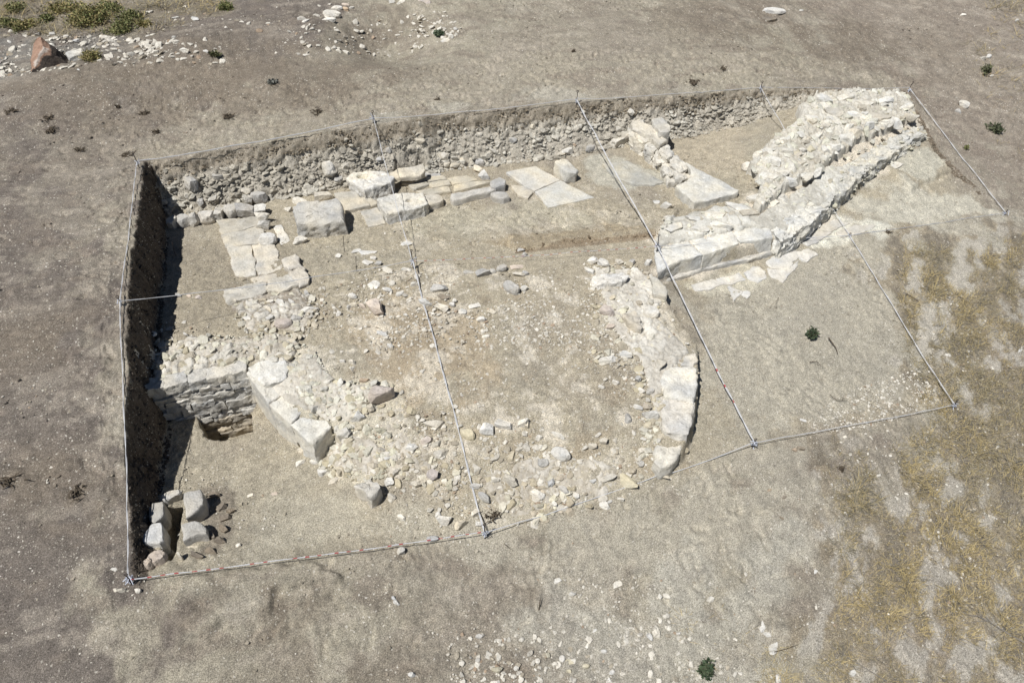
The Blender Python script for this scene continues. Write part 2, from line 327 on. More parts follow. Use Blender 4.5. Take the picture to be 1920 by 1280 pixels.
footprints([(-60, 210), (700, 150), (690, 215), (255, 290), (225, 560), (225, 900), (-60, 900)], 620); footprints([(700, 130), (1400, 90), (1700, 150), (1080, 180), (700, 220)], 420); footprints([(300, 1100), (900, 1020), (1400, 850), (1500, 1100), (900, 1200), (300, 1250)], 110); footprints([(640, 440), (1200, 380), (1210, 430), (700, 480)], 40)
# rough earth sections: push the wall faces about in 3-D
FXp, FYp = GX.copy(), GY.copy()
gR = np.clip(wR * 3, 0, 1)
mB = np.clip(4 * wB * (1 - wB), 0, 1) * tL * gR; mL = np.clip(4 * tL * (1 - tL), 0, 1) * wF * np.clip(wB * 8, 0, 1)
mB = np.maximum(mB, ((wB > .02) & (wB < .999)) * .6 * (tL > .5) * gR)
e1 = fbm(GX * 5, GY * 7, GZ * 5, o=4, s=61, g=.6); e2 = fbm(GX * 14, GY * 14, GZ * 14, o=3, s=71, g=.7)
w1 = worley(GX * 7 + e1, GZ * 7 + GY * 3, 8); lump = ss((w1[1] - w1[0]) * 2.5) * (.3 + w1[2])
FYp = FYp - mB * (e1 * .12 + e2 * .045 + lump * .02 - .01); GZ = GZ + mB * e2 * .03
FXp = FXp + mL * (e1 * .1 + e2 * .05)
ny, nx = GX.shape
V = np.stack([FXp, FYp, GZ], -1).reshape(-1, 3)
I = np.arange(nx * ny).reshape(ny, nx); FQ = np.stack([I[:-1, :-1], I[:-1, 1:], I[1:, 1:], I[1:, :-1]], -1).reshape(-1, 4)
# soil colours by place
def zone(px, soft=.3, z=None):
    poly = hits([p[0] for p in px], [p[1] for p in px])[:, :2]
    n = fbm(GX * 1.7, GY * 1.7, o=4, s=len(px) + int(px[0][0])) * soft * 1.2
    lo = poly.min(0) - 3 * soft; hi = poly.max(0) + 3 * soft; o = np.zeros(GX.shape)
    j = np.where((AX > lo[0]) & (AX < hi[0]))[0]; i = np.where((AY > lo[1]) & (AY < hi[1]))[0]
    if len(i) == 0 or len(j) == 0: return o
    s_ = np.s_[i[0]:i[-1] + 1, j[0]:j[-1] + 1]
    o[s_] = ss((sdpoly(poly, GX[s_], GY[s_]) + n[s_] * 1.8) / soft * .9 + .5); return o
C3 = np.empty(GX.shape + (3,)); C3[:] = (0.281, 0.260, 0.208)
def lay(mask, col, k=1.0):
    global C3
    C3 = C3 + (np.array(col) - C3) * (np.clip(mask, 0, 1) * k)[..., None]
scf = fbm(GX * 1.6 + GY * .4, GY * 3.4, o=4, s=111)
big = fbm(GX * .35, GY * .35, o=5, s=81); med = fbm(GX * 1.2, GY * 1.2, o=5, s=91)
lay(ss(big * 1.6 + .5), (0.231, 0.206, 0.172), .7); lay(ss(med * 2 - .3), (0.325, 0.304, 0.255), .55)
lay(zone([(-400, -100), (700, -60), (560, 130), (300, 200), (250, 300), (225, 560), (235, 1090), (240, 1500), (-600, 1500)], .8), (0.135, 0.118, 0.106), .9)
lay(zone([(40, 240), (260, 200), (250, 420), (180, 560), (60, 420)], .8), (0.266, 0.242, 0.198), .5)
lay(zone([(560, 300), (1080, 180), (1700, 160), (1300, 90), (900, 110), (350, 240), (300, 290)], .7), (0.281, 0.258, 0.208), .7)
lay(zone([(700, 225), (1060, 185), (1160, 190), (1050, 172), (900, 190)], .3), (0.355, 0.345, 0.302), .5)
lay(zone([(1500, 0), (2000, -60), (2000, 420), (1850, 330), (1700, 150)], .9), (0.222, 0.191, 0.161), .7)
lay(zone([(-100, 80), (300, 85), (230, 130), (-100, 170)], .5), (0.187, 0.180, 0.161), .8)
lay(zone([(-60, 62), (250, 72), (330, 100), (215, 122), (120, 118), (-60, 145)], .5), (.16, .155, .145), .85)
lay(zone([(-60, 160), (240, 130), (560, 95), (640, 60), (500, 160), (200, 185), (-60, 190)], .6), (.2, .175, .14), .5)
lay(zone([(-300, -100), (500, -60), (440, 20), (300, 60), (-200, 70)], .6), (0.197, 0.175, 0.125), .6)
lay((1 - inside) * ss(scf * 5 - .9), (.36, .325, .275), .35); lay((1 - inside) * ss(-scf * 5 - .9), (.19, .162, .135), .5)
for u_, v_, r_ in ((520, 120, 1.6), (360, 165, 2.2), (240, 150, 2.0), (640, 150, 1.4), (1500, 60, 2), (1630, 95, 1.8), (1330, 30, 1.6), (730, 60, 1.6), (560, 170, 1.2), (430, 1130, .5), (520, 1150, .5), (640, 1260, .8), (1000, 1180, .7), (60, 640, .8), (60, 900, .6), (150, 940, .5)):
    p = hit(u_, v_); lay(np.exp(-(((GX - p[0]) / 1.6) ** 2 + (GY - p[1]) ** 2) / r_ ** 2) * ss(fbm(GX * 1.5, GY * 1.5, o=4, s=u_) * 2.5 + .6), (.17, .145, .115), .75)
lay(inside * ss(.75 + med), (0.325, 0.291, 0.220), .75)
lay(zone([(270, 420), (560, 400), (560, 540), (420, 600), (260, 600)], .3), (0.241, 0.216, 0.168), .7)
lay(zone([(320, 800), (560, 860), (680, 960), (900, 1000), (300, 1090), (260, 900)], .4), (0.315, 0.290, 0.231), .6)
lay(zone([(430, 910), (640, 930), (900, 1010), (700, 1010), (480, 1040)], .3), (0.374, 0.355, 0.291), .4)
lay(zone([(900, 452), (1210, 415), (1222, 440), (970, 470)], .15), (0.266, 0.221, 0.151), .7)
lay(zone([(760, 400), (1000, 380), (1100, 410), (900, 430), (760, 440)], .3), (0.355, 0.335, 0.265), .6)
lay(zone([(700, 560), (900, 600), (920, 700), (760, 740), (690, 640)], .4), (0.325, 0.247, 0.161), .35)
lay(zone([(560, 660), (720, 700), (760, 820), (680, 900), (600, 830)], .2), (0.473, 0.448, 0.369), .6)
lay(zone([(1130, 500), (1230, 540), (1290, 640), (1290, 700), (1180, 690), (1130, 600)], .2), (0.453, 0.427, 0.354), .6)
lay(zone([(900, 860), (1180, 860), (1210, 890), (1000, 980), (900, 980)], .25), (0.414, 0.381, 0.302), .45)
lay(zone([(1310, 500), (1480, 470), (1640, 410), (1900, 400), (1800, 760), (1410, 835), (1300, 640)], .5), (0.325, 0.309, 0.260), .75)
if 0: lay(zone([(1425, 500), (1450, 478), (1520, 466), (1535, 480), (1490, 506), (1464, 532), (1430, 530)], .1), (0.591, 0.587, 0.520), .85)
lay(zone([(1290, 535), (1400, 500), (1440, 525), (1420, 545), (1300, 560)], .15), (0.453, 0.433, 0.354), .7)
lay(zone([(1470, 455), (1560, 405), (1660, 425), (1640, 440), (1530, 462)], .25), (0.571, 0.567, 0.499), .8)
lay(zone([(1228, 450), (1245, 412), (1395, 384), (1425, 350), (1540, 200), (1694, 184), (1736, 245), (1560, 385), (1450, 445), (1235, 510)], .15), (.52, .48, .41), .8)
lay(zone([(1580, 385), (1700, 330), (1860, 395), (1700, 425)], .3), (0.414, 0.402, 0.343), .8)
lay(zone([(1660, 320), (1720, 340), (1780, 310), (1740, 270), (1690, 290)], .15), (0.394, 0.386, 0.328), .8)
lay(zone([(1270, 250), (1380, 235), (1420, 280), (1400, 320), (1300, 330), (1270, 285)], .2), (0.35, 0.31, 0.24), .6)
lay(zone([(1110, 300), (1180, 300), (1260, 340), (1170, 350), (1100, 330)], .2), (0.374, 0.371, 0.322), .7)
lay(zone([(920, 1010), (1420, 840), (1560, 820), (1640, 1000), (1300, 1150), (1000, 1130)], .8), (0.340, 0.319, 0.265), .7)
lay(zone([(1550, 930), (1400, 1300), (1100, 1350), (1000, 1180), (1300, 1100)], .5), (0.355, 0.345, 0.302), .55)
gz = zone([(1640, 430), (1800, 460), (2000, 420), (2100, 1500), (1400, 1500), (1560, 1180), (1570, 930), (1740, 790), (1690, 600)], .7)
pat = fbm((GX + GY) * 1.1 + 3, (GY - GX) * 1.9, o=6, s=101, g=.6)
lay(gz * ss(pat * 4 + .9), (.23, .195, .14), .75); lay(gz * ss(pat * 5 - .5), (.12, .11, .095), .5); lay(gz * ss(-pat * 7 - .9), (.36, .34, .3), .7)
# section bands: brown topsoil over grey rubble fill
sb = np.clip(mB * 1.5, 0, 1)
lay(sb, (.4, .378, .33), .8); lay(sb * ss((.36 - wB) * 8), (.26, .22, .165), .65)
lay(ss((tL < 1) * (tL > .02) * 1.0) * wF * np.clip(wB * 8, 0, 1), (.085, .07, .057), .95)  # left pit face: its deep shade painted into the soil colour
lay(np.clip(mL * 0, 0, 1), (0.148, 0.126, 0.102), .8)
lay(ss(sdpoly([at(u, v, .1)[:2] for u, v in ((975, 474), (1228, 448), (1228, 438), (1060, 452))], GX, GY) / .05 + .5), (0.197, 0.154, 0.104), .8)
lay(zone([(385, 915), (430, 930), (440, 985), (420, 1040), (350, 1050), (395, 1000)], .1), (0.187, 0.165, 0.135), .8)
apz = zone([(570, 560), (700, 500), (1100, 500), (1240, 560), (1290, 690), (1240, 860), (1130, 940), (920, 985), (760, 930), (620, 880)], .4); dn = fbm(GX * 2.4, GY * 2.4, o=5, s=151, g=.62)
lay(apz * ss(dn * 4 - .35), (.5, .465, .395), .65); lay(apz * ss(-dn * 4 - .7), (.25, .205, .145), .45)
lay(zone([(640, 380), (1200, 330), (1220, 420), (960, 465), (660, 500)], .4) * ss(dn * 3 - .2), (.42, .39, .33), .4)
mot = fbm(GX * 6, GY * 6, o=4, s=141, g=.7) * ss(fbm(GX * .7, GY * .7, o=3, s=142) * 2 + .6); C3 = C3 * (1 + .1 * FPM[..., None] + .3 * mot[..., None]); C3 = C3 + (C3.mean(-1, keepdims=True) - C3) * .07
C3 = np.clip(C3 * np.array([1.16, 1.13, 1.1]) * (1 + .07 * inside[..., None]), .02, .66)
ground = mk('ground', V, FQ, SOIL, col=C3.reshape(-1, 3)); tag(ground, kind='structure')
#PART2
# ------------------------------------------------------------------ masonry: slabs, blocks, rubble cores
rng = np.random.default_rng(11)
def stain(V, tone, k=.12, s=0):
    n = fbm(V[:, 0] * 3, V[:, 1] * 3, V[:, 2] * 3, o=3, s=200 + s)[:, None]; n2 = fbm(V[:, 0] * 9, V[:, 1] * 9, V[:, 2] * 9, o=2, s=210 + s)[:, None]
    c = np.array(TONE[tone] if isinstance(tone, str) else tone); c = c * np.array([1.1, 1.11, 1.14]) if c.mean() > .33 else c; return np.clip(c * (1 + n * k * 2 + n2 * k), .02, .8) * (1 + np.array([.02, 0, -.04]) * n * 3)
wob = [.03]
def slab_mesh(P, zb, amp=.012, seed=0, step=.05, bev=.02, flare=0.0, rough=None):
    P = np.asarray(P, float); n = len(P)
    A = np.c_[np.ones(n), P[:, :2]]; cf = np.linalg.lstsq(A, P[:, 2], rcond=None)[0]
    area = .5 * np.sum(P[:, 0] * np.roll(P[:, 1], -1) - np.roll(P[:, 0], -1) * P[:, 1])
    if area < 0: P = P[::-1]
    L = []
    for i in range(n):
        a, b = P[i, :2], P[(i + 1) % n, :2]; m = max(2, int(np.hypot(*(b - a)) / step))
        for k in range(m): L.append(a + (b - a) * k / m)
    L = np.array(L); L = .08 * np.roll(L, 1, 0) + .84 * L + .08 * np.roll(L, -1, 0); m = len(L); c = L.mean(0)
    wv = fbm(L[:, 0] * 4, L[:, 1] * 4, o=4, s=seed + 77, g=.65) * wob[0]; L = L + (L - c) / (np.linalg.norm(L - c, axis=1)[:, None] + 1e-9) * wv[:, None]
    e = np.roll(L, -1, 0) - np.roll(L, 1, 0); N = np.c_[e[:, 1], -e[:, 0]]; N /= np.linalg.norm(N, axis=1)[:, None] + 1e-9
    zt = cf[0] + L @ cf[1:]; zb_ = np.full(m, float(zb)) if np.isscalar(zb) else zb
    hgt = float((zt - zb_).mean()); ns = max(1, int(hgt / step))
    rings = []
    for k in range(ns + 1):
        f = k / ns; z = zb_ + (zt - bev - zb_) * f; rings.append(np.c_[L + N * flare * (1 - f), z])
    rings.append(np.c_[L - N * bev * .35, zt - bev * .3]); 
    r0 = np.linalg.norm(L - c, axis=1).mean(); kk = max(2, int(r0 / step))
    for k in range(kk):
        q = c + (L - c) * (1 - k / kk) - N * bev * (1 - k / kk); rings.append(np.c_[q, cf[0] + q @ cf[1:]])
    V = np.concatenate(rings + [np.array([[*c, cf[0] + c @ cf[1:]]])])
    F = []; nr = len(rings); i = np.arange(m); j = (i + 1) % m
    for k in range(nr - 1): F.append(np.stack([k * m + i, k * m + j, (k + 1) * m + j, (k + 1) * m + i], 1))
    cap = np.stack([(nr - 1) * m + i, (nr - 1) * m + j, np.full(m, nr * m)], 1)
    if rough is None: rough = amp
    cen = V.mean(0); D = np.stack([fbm(V[:, 0] * 4 + q * 9, V[:, 1] * 4, V[:, 2] * 4, o=4, s=300 + seed + q) for q in range(3)], 1) * amp * 2
    D += np.stack([fbm(V[:, 0] * 17 + q * 5, V[:, 1] * 17, V[:, 2] * 17, o=2, s=340 + seed + q) for q in range(3)], 1) * rough * .9
    return V + D, [np.concatenate(F), cap]
_sd = [0]
def slab(name, px, zt, zb, tone='w', parent=None, amp=.012, mat=None, bev=.02, step=.05, flare=0., k=.12, rough=None):
    _sd[0] += 7
    P = np.array([at(u, v, zt if np.isscalar(zt) else zt[i]) for i, (u, v) in enumerate(px)])
    V, F = slab_mesh(P, zb, amp, _sd[0], step, bev, flare, rough)
    loc = None if parent else (P[:, 0].mean(), P[:, 1].mean(), zb)
    return mk(name, V, F, mat or ASHLAR, parent, stain(V, tone, k, _sd[0]), True, loc, sharp=38)
def box(name, cx, cy, sx, sy, rz, z0, z1, tone, parent, amp=.012, bev=.02, step=.05, mat=None, rough=None):
    _sd[0] += 7; c, s = math.cos(rz), math.sin(rz)
    P = np.array([(cx + a * c - b * s, cy + a * s + b * c, z1) for a, b in ((-sx / 2, -sy / 2), (sx / 2, -sy / 2), (sx / 2, sy / 2), (-sx / 2, sy / 2))])
    V, F = slab_mesh(P, z0, amp, _sd[0], step, bev, 0., rough)
    return mk(name, V, F, mat or ASHLAR, parent, stain(V, tone, .12, _sd[0]), True, None if parent else (cx, cy, z0), sharp=38)
def patch(name, px, parent, cell=.2, amp=.07, lift=.02, tone='w', gap='c', seed=0, res=.022, z=.1, soft=.12, mortar=.5):
    poly = hits([p[0] for p in px], [p[1] for p in px])[:, :2]; lo = poly.min(0) - .12; hi = poly.max(0) + .12
    xs = np.arange(lo[0], hi[0], res); ys = np.arange(lo[1], hi[1], res); X, Y = np.meshgrid(xs, ys)
    sd = sdpoly(poly, X, Y) + fbm(X * 4, Y * 4, o=3, s=seed) * .1
    wx = fbm(X * 3, Y * 3, o=3, s=seed + 1) * .7; wy = fbm(X * 3, Y * 3, o=3, s=seed + 2) * .7
    f1, f2, rid, ox, oy = worley(X / cell + wx, Y / cell + wy, seed + 3)
    g1, g2, gid, qx, qy = worley(X / (cell * .45) + wx * 1.6, Y / (cell * .45) + wy * 1.6, seed + 4)
    edge = ss((f2 - f1) / .22); e2 = ss((g2 - g1) / .3); bigm = ss(vn(X * 2.2, Y * 2.2, s=seed + 5) * 2 + mortar)
    hgt = bigm * edge * (.25 + .75 * rid + (ox * (rid - .5) + oy * (np.mod(rid * 7, 1) - .5)) * .9) + (1 - bigm) * e2 * .35 * (.3 + gid)
    hgt = hgt + fbm(X * 16, Y * 16, o=3, s=seed + 6, g=.7) * .5 + fbm(X * 4, Y * 4, o=3, s=seed + 7) * .35
    m = ss(sd / soft); Z = H(X, Y) + (lift + amp * .6 * hgt) * m - .08 * (1 - m)
    keep = sd > -.06; nn = X.size; ids = np.arange(nn).reshape(X.shape)
    fk = keep[:-1, :-1] & keep[1:, :-1] & keep[:-1, 1:] & keep[1:, 1:]
    Q = np.stack([ids[:-1, :-1], ids[:-1, 1:], ids[1:, 1:], ids[1:, :-1]], -1)[fk]
    u, inv = np.unique(Q, return_inverse=True); V = np.stack([X, Y, Z], -1).reshape(-1, 3)[u]
    st = (np.clip(bigm * edge * (.55 + .6 * rid) + (1 - bigm) * e2 * .6 * gid, 0, 1)).ravel()[u][:, None]
    tn = lambda q: np.array(TONE[q] if isinstance(q, str) else q)
    C = tn(gap) * .85 * (1 - st) + tn(tone) * .92 * st
    C = C * (1 + .25 * fbm(V[:, 0] * 2, V[:, 1] * 2, o=3, s=seed + 9)[:, None])
    return mk(name, V, inv.reshape(-1, 4), STONE, parent, np.clip(C * np.array([1.07, 1.08, 1.1]), .02, .78), True)

# ---- rocks: an icosphere cut flat by random planes
import bmesh
def ico(n):
    bm = bmesh.new(); bmesh.ops.create_icosphere(bm, subdivisions=n, radius=1); v = np.array([p.co for p in bm.verts]); f = np.array([[q.index for q in x.verts] for x in bm.faces]); bm.free(); return v, f
ICO = {k: ico(k) for k in (2, 3, 4, 5)}
def rock(seed, sub=3, kind='a'):
    r_ = np.random.default_rng(seed); V, F = ICO[sub]; V = V.copy()
    npl = {'a': 11, 'r': 6, 'f': 9, 'b': 8}[kind]; lo, hi = {'a': (.45, .78), 'r': (.74, .95), 'f': (.5, .8), 'b': (.5, .7)}[kind]
    N = r_.normal(size=(npl, 3)); N /= np.linalg.norm(N, axis=1)[:, None]; D = r_.uniform(lo, hi, npl)
    if kind in 'bf':
        N = np.r_[N, [[1, 0, 0], [-1, 0, 0], [0, 1, 0], [0, -1, 0], [0, 0, 1]]]; N[-5:] += r_.normal(size=(5, 3)) * .26; N /= np.linalg.norm(N, axis=1)[:, None]; D = np.r_[D + .12, r_.uniform(.45, .68, 4), .5]
    else: N = np.r_[N, [[.1, -.05, 1]]]; D = np.r_[D, .6]
    for _ in range(2):
        for n, d in zip(N, D):
            e = V @ n - d; k = e > 0; V[k] -= e[k, None] * n * .97
    V = V / np.abs(V).max(0)
    a = .05
    if a: V = V + np.stack([fbm(V[:, 0] * 2.2 + i * 5, V[:, 1] * 2.2, V[:, 2] * 2.2, o=4, s=seed % 977 + i) for i in range(3)], 1) * a * 1.9
    return V, F
def put_rock(u, v, wpx, hpx, tone='w', kind='a', rot=None, lift=0., name='stone', seed=None, base=None, sub=None, hz=None):
    _sd[0] += 1; sd_ = seed if seed is not None else 1000 + _sd[0] * 13; r_ = np.random.default_rng(sd_)
    p = hit(u, v + hpx * .25) if base is None else np.array(base)
    k = ppm(p); W = wpx / k; Hh = hpx / k; se, ce = .75, .66
    if hz is None: hz = (.76 if kind != 'f' else .28) * min(W, Hh) * (1.1 if kind == 'b' else 1)
    sy = max((Hh - hz * ce) / (2 * se), W * .22); sx = W / 2
    V, F = rock(sd_, sub or (5 if wpx > 34 else 4 if wpx > 13 else 3), kind)
    emb = .24 if kind != 'f' else .33; V = V * np.array([sx, sy, hz / (1 + 1 - 2 * emb) * 1.0 * (1 / (1))]) ; hz2 = V[:, 2].max()
    V[:, 2] += hz2 * (1 - 2 * emb)
    a = -YAW + (r_.uniform(-.7, .7) if rot is None else R(rot)); c, s = math.cos(a), math.sin(a)
    V = np.c_[V[:, 0] * c - V[:, 1] * s, V[:, 0] * s + V[:, 1] * c, V[:, 2]]
    loc = p + np.array([0, 0, lift]); Wd = V + loc
    C = stain(Wd, tone, .1, _sd[0] % 50) * r_.uniform(.88, 1.06)
    return mk(name, Wd, F, STONE, None, C, False, loc)

LIB = [rock(500 + i, 2, 'a' if i % 3 else 'f') for i in range(18)] + [rock(600 + i, 2, 'r') for i in range(4)]
LIB3 = [rock(700 + i, 3, 'a') for i in range(14)]
def scatter_mesh(name, P, S, cols, lib, sink=.3, flat=.6, parent=None):
    Vs, Fs, Cs, o = [], [], [], 0
    ty = rng.integers(0, len(lib), len(P)); an = rng.uniform(0, 6.283, len(P)); asp = rng.uniform(.6, 1.0, len(P)); hz = rng.uniform(.4, 1, len(P)) * flat
    tl = rng.normal(size=(len(P), 2)) * .25
    for k, (v, f) in enumerate(lib):
        I_ = np.where(ty == k)[0]
        if not len(I_): continue
        c, s = np.cos(an[I_])[:, None], np.sin(an[I_])[:, None]; x = v[None, :, 0] * S[I_, None]; y = v[None, :, 1] * (S * asp)[I_, None]; z = v[None, :, 2] * (S * hz)[I_, None]
        X = x * c - y * s; Y = x * s + y * c; Z = z + X * tl[I_, :1] + Y * tl[I_, 1:] + (S * hz)[I_, None] * (1 - 2 * sink)
        W_ = np.stack([X, Y, Z], -1) + P[I_, None, :]
        Vs.append(W_.reshape(-1, 3)); Fs.append((f[None] + (np.arange(len(I_)) * len(v))[:, None, None]).reshape(-1, 3) + o); Cs.append(np.repeat(cols[I_], len(v), 0)); o += len(I_) * len(v)
    return tag(mk(name, np.concatenate(Vs), np.concatenate(Fs), STONE, parent, np.concatenate(Cs), False, None if parent else (0, 0, 0)), kind='stuff')
def samp(poly, n):
    poly = np.asarray(poly)[:, :2]; lo, hi = poly.min(0), poly.max(0); out = np.zeros((0, 2))
    while len(out) < n:
        q = rng.uniform(lo, hi, (n * 3, 2)); out = np.r_[out, q[sdpoly(poly, q[:, 0], q[:, 1]) > 0]]
    return out[:n]
def area(poly):
    p = np.asarray(poly)[:, :2]; return abs(.5 * np.sum(p[:, 0] * np.roll(p[:, 1], -1) - np.roll(p[:, 0], -1) * p[:, 1]))
def pxpoly(px): return hits([p[0] for p in px], [p[1] for p in px])
def rubble_fill(px, parent, n, s0, s1, lift=.02, tone=(.63, .6, .54), name='small_rubble', pw=3.2, thin=0., sink=.4, earthy=.3):
    q = samp(pxpoly(px), n)
    if thin: f = fbm(q[:, 0] * 2, q[:, 1] * 2, o=3, s=n % 97); q = q[f + rng.uniform(-.3, .3, n) > thin - .5]
    m = len(q); S = s0 + (s1 - s0) * rng.uniform(0, 1, m) ** pw
    C = np.array(tone) * np.array([1.1, 1.11, 1.13]) * rng.uniform(.74, 1.04, (m, 1)); e_ = (rng.random((m, 1)) < earthy); C = np.where(e_, C * np.array([.85, .8, .73]), C); C[:, 2] *= rng.uniform(.88, 1.0, m)
    return scatter_mesh(name, np.c_[q, H(q[:, 0], q[:, 1]) + lift], S, C, LIB3, sink, .75, parent)

# ---- north-west room: big worked blocks
o = slab('stone_block', [(549, 386), (560, 378), (634, 371), (640, 380), (646, 412), (556, 420)], [.5, .52, .52, .5, .42, .42], -.05, (.5, .475, .42), amp=.022, bev=.05, mat=ASHLAR, rough=.035)
tag(o, 'largest upright block of rough grey limestone, the shadow of its right end on bare soil', 'stone block')
t = thing('socketed_block', at(695, 365, 0), 'thick cream block with a round socket in its top, against the rubble section', 'stone block')
slab('body', [(650, 334), (664, 322), (716, 319), (738, 331), (735, 341), (684, 356)], .33, -.04, 'w', t, amp=.022, bev=.03, step=.025)
def bowl(parent, u, v, z, rad, dep, name='socket', tone=(.33, .29, .23)):
    p = at(u, v, z); a = np.linspace(0, 2 * math.pi, 20, endpoint=False); rings = []
    for f, d in ((1.15, .006), (1.0, .012), (.8, -dep * .2), (.5, -dep * .6)): rings.append(np.c_[p[0] + rad * f * np.cos(a), p[1] + rad * f * np.sin(a), np.full(20, p[2] + d)])
    V = np.concatenate(rings); i = np.arange(20); j = (i + 1) % 20; F = np.concatenate([np.stack([k * 20 + i, k * 20 + j, (k + 1) * 20 + j, (k + 1) * 20 + i], 1) for k in range(3)])
    V = np.r_[V, [[p[0], p[1], p[2] - dep]]]; cap = np.stack([60 + i, 60 + j, np.full(20, 80)], 1); V[:, :2] += fbm(V[:, 0] * 20, V[:, 1] * 20, o=2, s=5)[:, None] * .02
    return mk(name, V, [F, cap], ASHLAR, parent, np.array(tone))
def dish(ob, u, v, z, rad, dep):                    # press a hollow into a block's top
    p = at(u, v, z); me = ob.data; n = len(me.vertices); co = np.empty(n * 3, np.float32); me.vertices.foreach_get('co', co); co = co.reshape(-1, 3); w_ = parent_loc(ob)
    d = np.hypot(co[:, 0] + w_[0] - p[0], co[:, 1] + w_[1] - p[1]); top = co[:, 2] + w_[2] > z - .06
    co[:, 2] -= np.where(top, dep * ss((rad - d) / rad * 2.2), 0); me.vertices.foreach_set('co', co.ravel()); me.update()
dish(t.children[0], 680, 330, .33, .14, .2); dish(t.children[0], 714, 328, .33, .06, .08)
t = thing('drilled_block', at(757, 398, 0), 'flat square block with one small drilled hole, in front of the socketed block', 'stone block')
slab('body', [(706, 373), (734, 362), (793, 361), (803, 380), (795, 386), (724, 401)], .27, -.04, (.6, .57, .5), t, amp=.012, bev=.015, step=.022, rough=.02)
dish(t.children[0], 767, 376, .27, .075, .18)
o = slab('leaning_slab', [(729, 327), (745, 316), (793, 307), (798, 319), (790, 327), (737, 333)], [.3, .36, .4, .34, .3, .28], .16, 'c', amp=.018)
tag(o, 'rough slab bridging a dark gap at the foot of the section, behind the socketed block', 'stone slab')
o = slab('drum_fragment', [(793, 372), (797, 365), (808, 362), (820, 363), (830, 368), (831, 375), (822, 381), (806, 384), (796, 380)], .14, -.04, 'c', amp=.008)
dish(o, 810, 371, .14, .06, .04)
tag(o, 'low round ended stone touching the right edge of the drilled block', 'stone')
t = thing('threshold_moulding', at(895, 360, 0), 'long narrow moulded stone bar lying along the edge of the cream paving', 'moulding')
slab('bar', [(843, 371), (846, 362), (925, 347), (928, 356), (850, 376)], .13, -.03, (.48, .46, .42), t, amp=.008, bev=.03)
slab('broken_end', [(918, 340), (938, 331), (948, 337), (946, 346), (930, 352), (922, 350)], .18, -.03, 'g', t, amp=.015)
t = thing('stone_paving', at(800, 345, 0), 'small cream paving slabs laid close together behind the long moulding', 'paving')
for q in ([(752, 343), (764, 337), (794, 333), (800, 338), (770, 345)], [(766, 347), (797, 339), (806, 345), (775, 355)], [(795, 332), (830, 328), (838, 335), (803, 340)], [(802, 342), (840, 336), (846, 345), (810, 352)], [(778, 358), (812, 353), (840, 349), (846, 358), (815, 363), (792, 364)], [(838, 334), (876, 328), (896, 336), (850, 345)], [(850, 346), (896, 338), (920, 341), (852, 359)]):
    slab('paving_slab', q, .045, -.06, (.52, .47, .37), t, amp=.008, bev=.01)
t = thing('light_paving', at(1020, 350, 0), 'two large smooth pale slabs set flat in the floor beside a tilted block', 'paving')
slab('paving_slab', [(948, 322), (1004, 311), (1050, 337), (1002, 358), (984, 348)], .035, -.07, (.57, .54, .47), t, amp=.004, bev=.01, k=.06)
slab('paving_slab', [(1003, 359), (1051, 338), (1114, 370), (1028, 389)], .03, -.07, (.56, .54, .48), t, amp=.003, bev=.008, k=.05)
slab('paving_slab', [(958, 347), (982, 348), (1000, 360), (990, 372), (972, 366)], .02, -.07, 'c', t, amp=.008, bev=.01, k=.06)
o = slab('tilted_block', [(1039, 302), (1054, 297), (1064, 299), (1084, 319), (1079, 324), (1062, 325)], [.36, .36, .34, .24, .24, .26], -.05, (.56, .53, .46), amp=.02)
tag(o, 'tilted grey white block standing at the corner of the smooth pale slabs', 'stone block')
o = slab('small_block', [(919, 362), (928, 359), (950, 360), (957, 368), (945, 372), (924, 369)], .13, -.03, 'g', amp=.012); tag(o, 'small grey block just below the broken end of the long moulding', 'stone block')
o = slab('step_slab', [(625, 362), (664, 357), (694, 384), (648, 394)], .1, -.05, (.5, .46, .38), amp=.01, bev=.012); tag(o, 'flat step slab between the largest block and the socketed block', 'stone slab')
o = slab('step_slab', [(664, 372), (690, 368), (712, 380), (694, 386)], .07, -.05, (.48, .44, .36), amp=.01, bev=.012); tag(o, 'narrow low slab tucked under the front of the socketed block', 'stone slab')
o = slab('stained_slab', [(675, 396), (706, 389), (724, 418), (690, 425)], .03, -.06, (.52, .48, .4), amp=.008, bev=.01); tag(o, 'flat pale slab with a rusty hollow, left of the drilled block', 'stone slab')
dish(o, 691, 406, .03, .05, .03)
o = slab('flat_slab', [(512, 425), (528, 420), (544, 452), (526, 458)], .03, -.06, 'w', amp=.01, bev=.012); tag(o, 'narrow flat slab lying between the stacked column of stones and the largest block', 'stone slab')
wob[0] = .075
t = thing('slab_pavement', at(470, 465, 0), 'wide strip of large pale worn slabs running down the western room', 'paving')
slab('paving_slab', [(406, 412), (484, 404), (490, 421), (416, 440)], .065, -.06, (.48, .44, .36), t, amp=.012, bev=.012)
slab('paving_slab', [(413, 440), (489, 422), (500, 455), (424, 461)], .075, -.06, (.52, .48, .4), t, amp=.012, bev=.012)
slab('paving_slab', [(425, 463), (470, 459), (482, 516), (440, 519)], .075, -.06, (.56, .525, .45), t, amp=.012, bev=.012)
slab('paving_slab', [(471, 459), (517, 456), (532, 503), (484, 516)], .07, -.06, (.54, .5, .425), t, amp=.012, bev=.012)
slab('paving_slab', [(470, 522), (532, 505), (560, 520), (540, 530), (480, 530)], .08, -.06, (.53, .49, .42), t, amp=.014, bev=.015)
t = thing('wall_footing', at(500, 535, 0), 'low corner shaped stone footing at the lower end of the pale slab strip', 'wall')
slab('footing_block', [(417, 552), (426, 541), (500, 524), (498, 545), (440, 564), (424, 566)], .2, -.03, (.55, .51, .43), t, amp=.025, bev=.03)
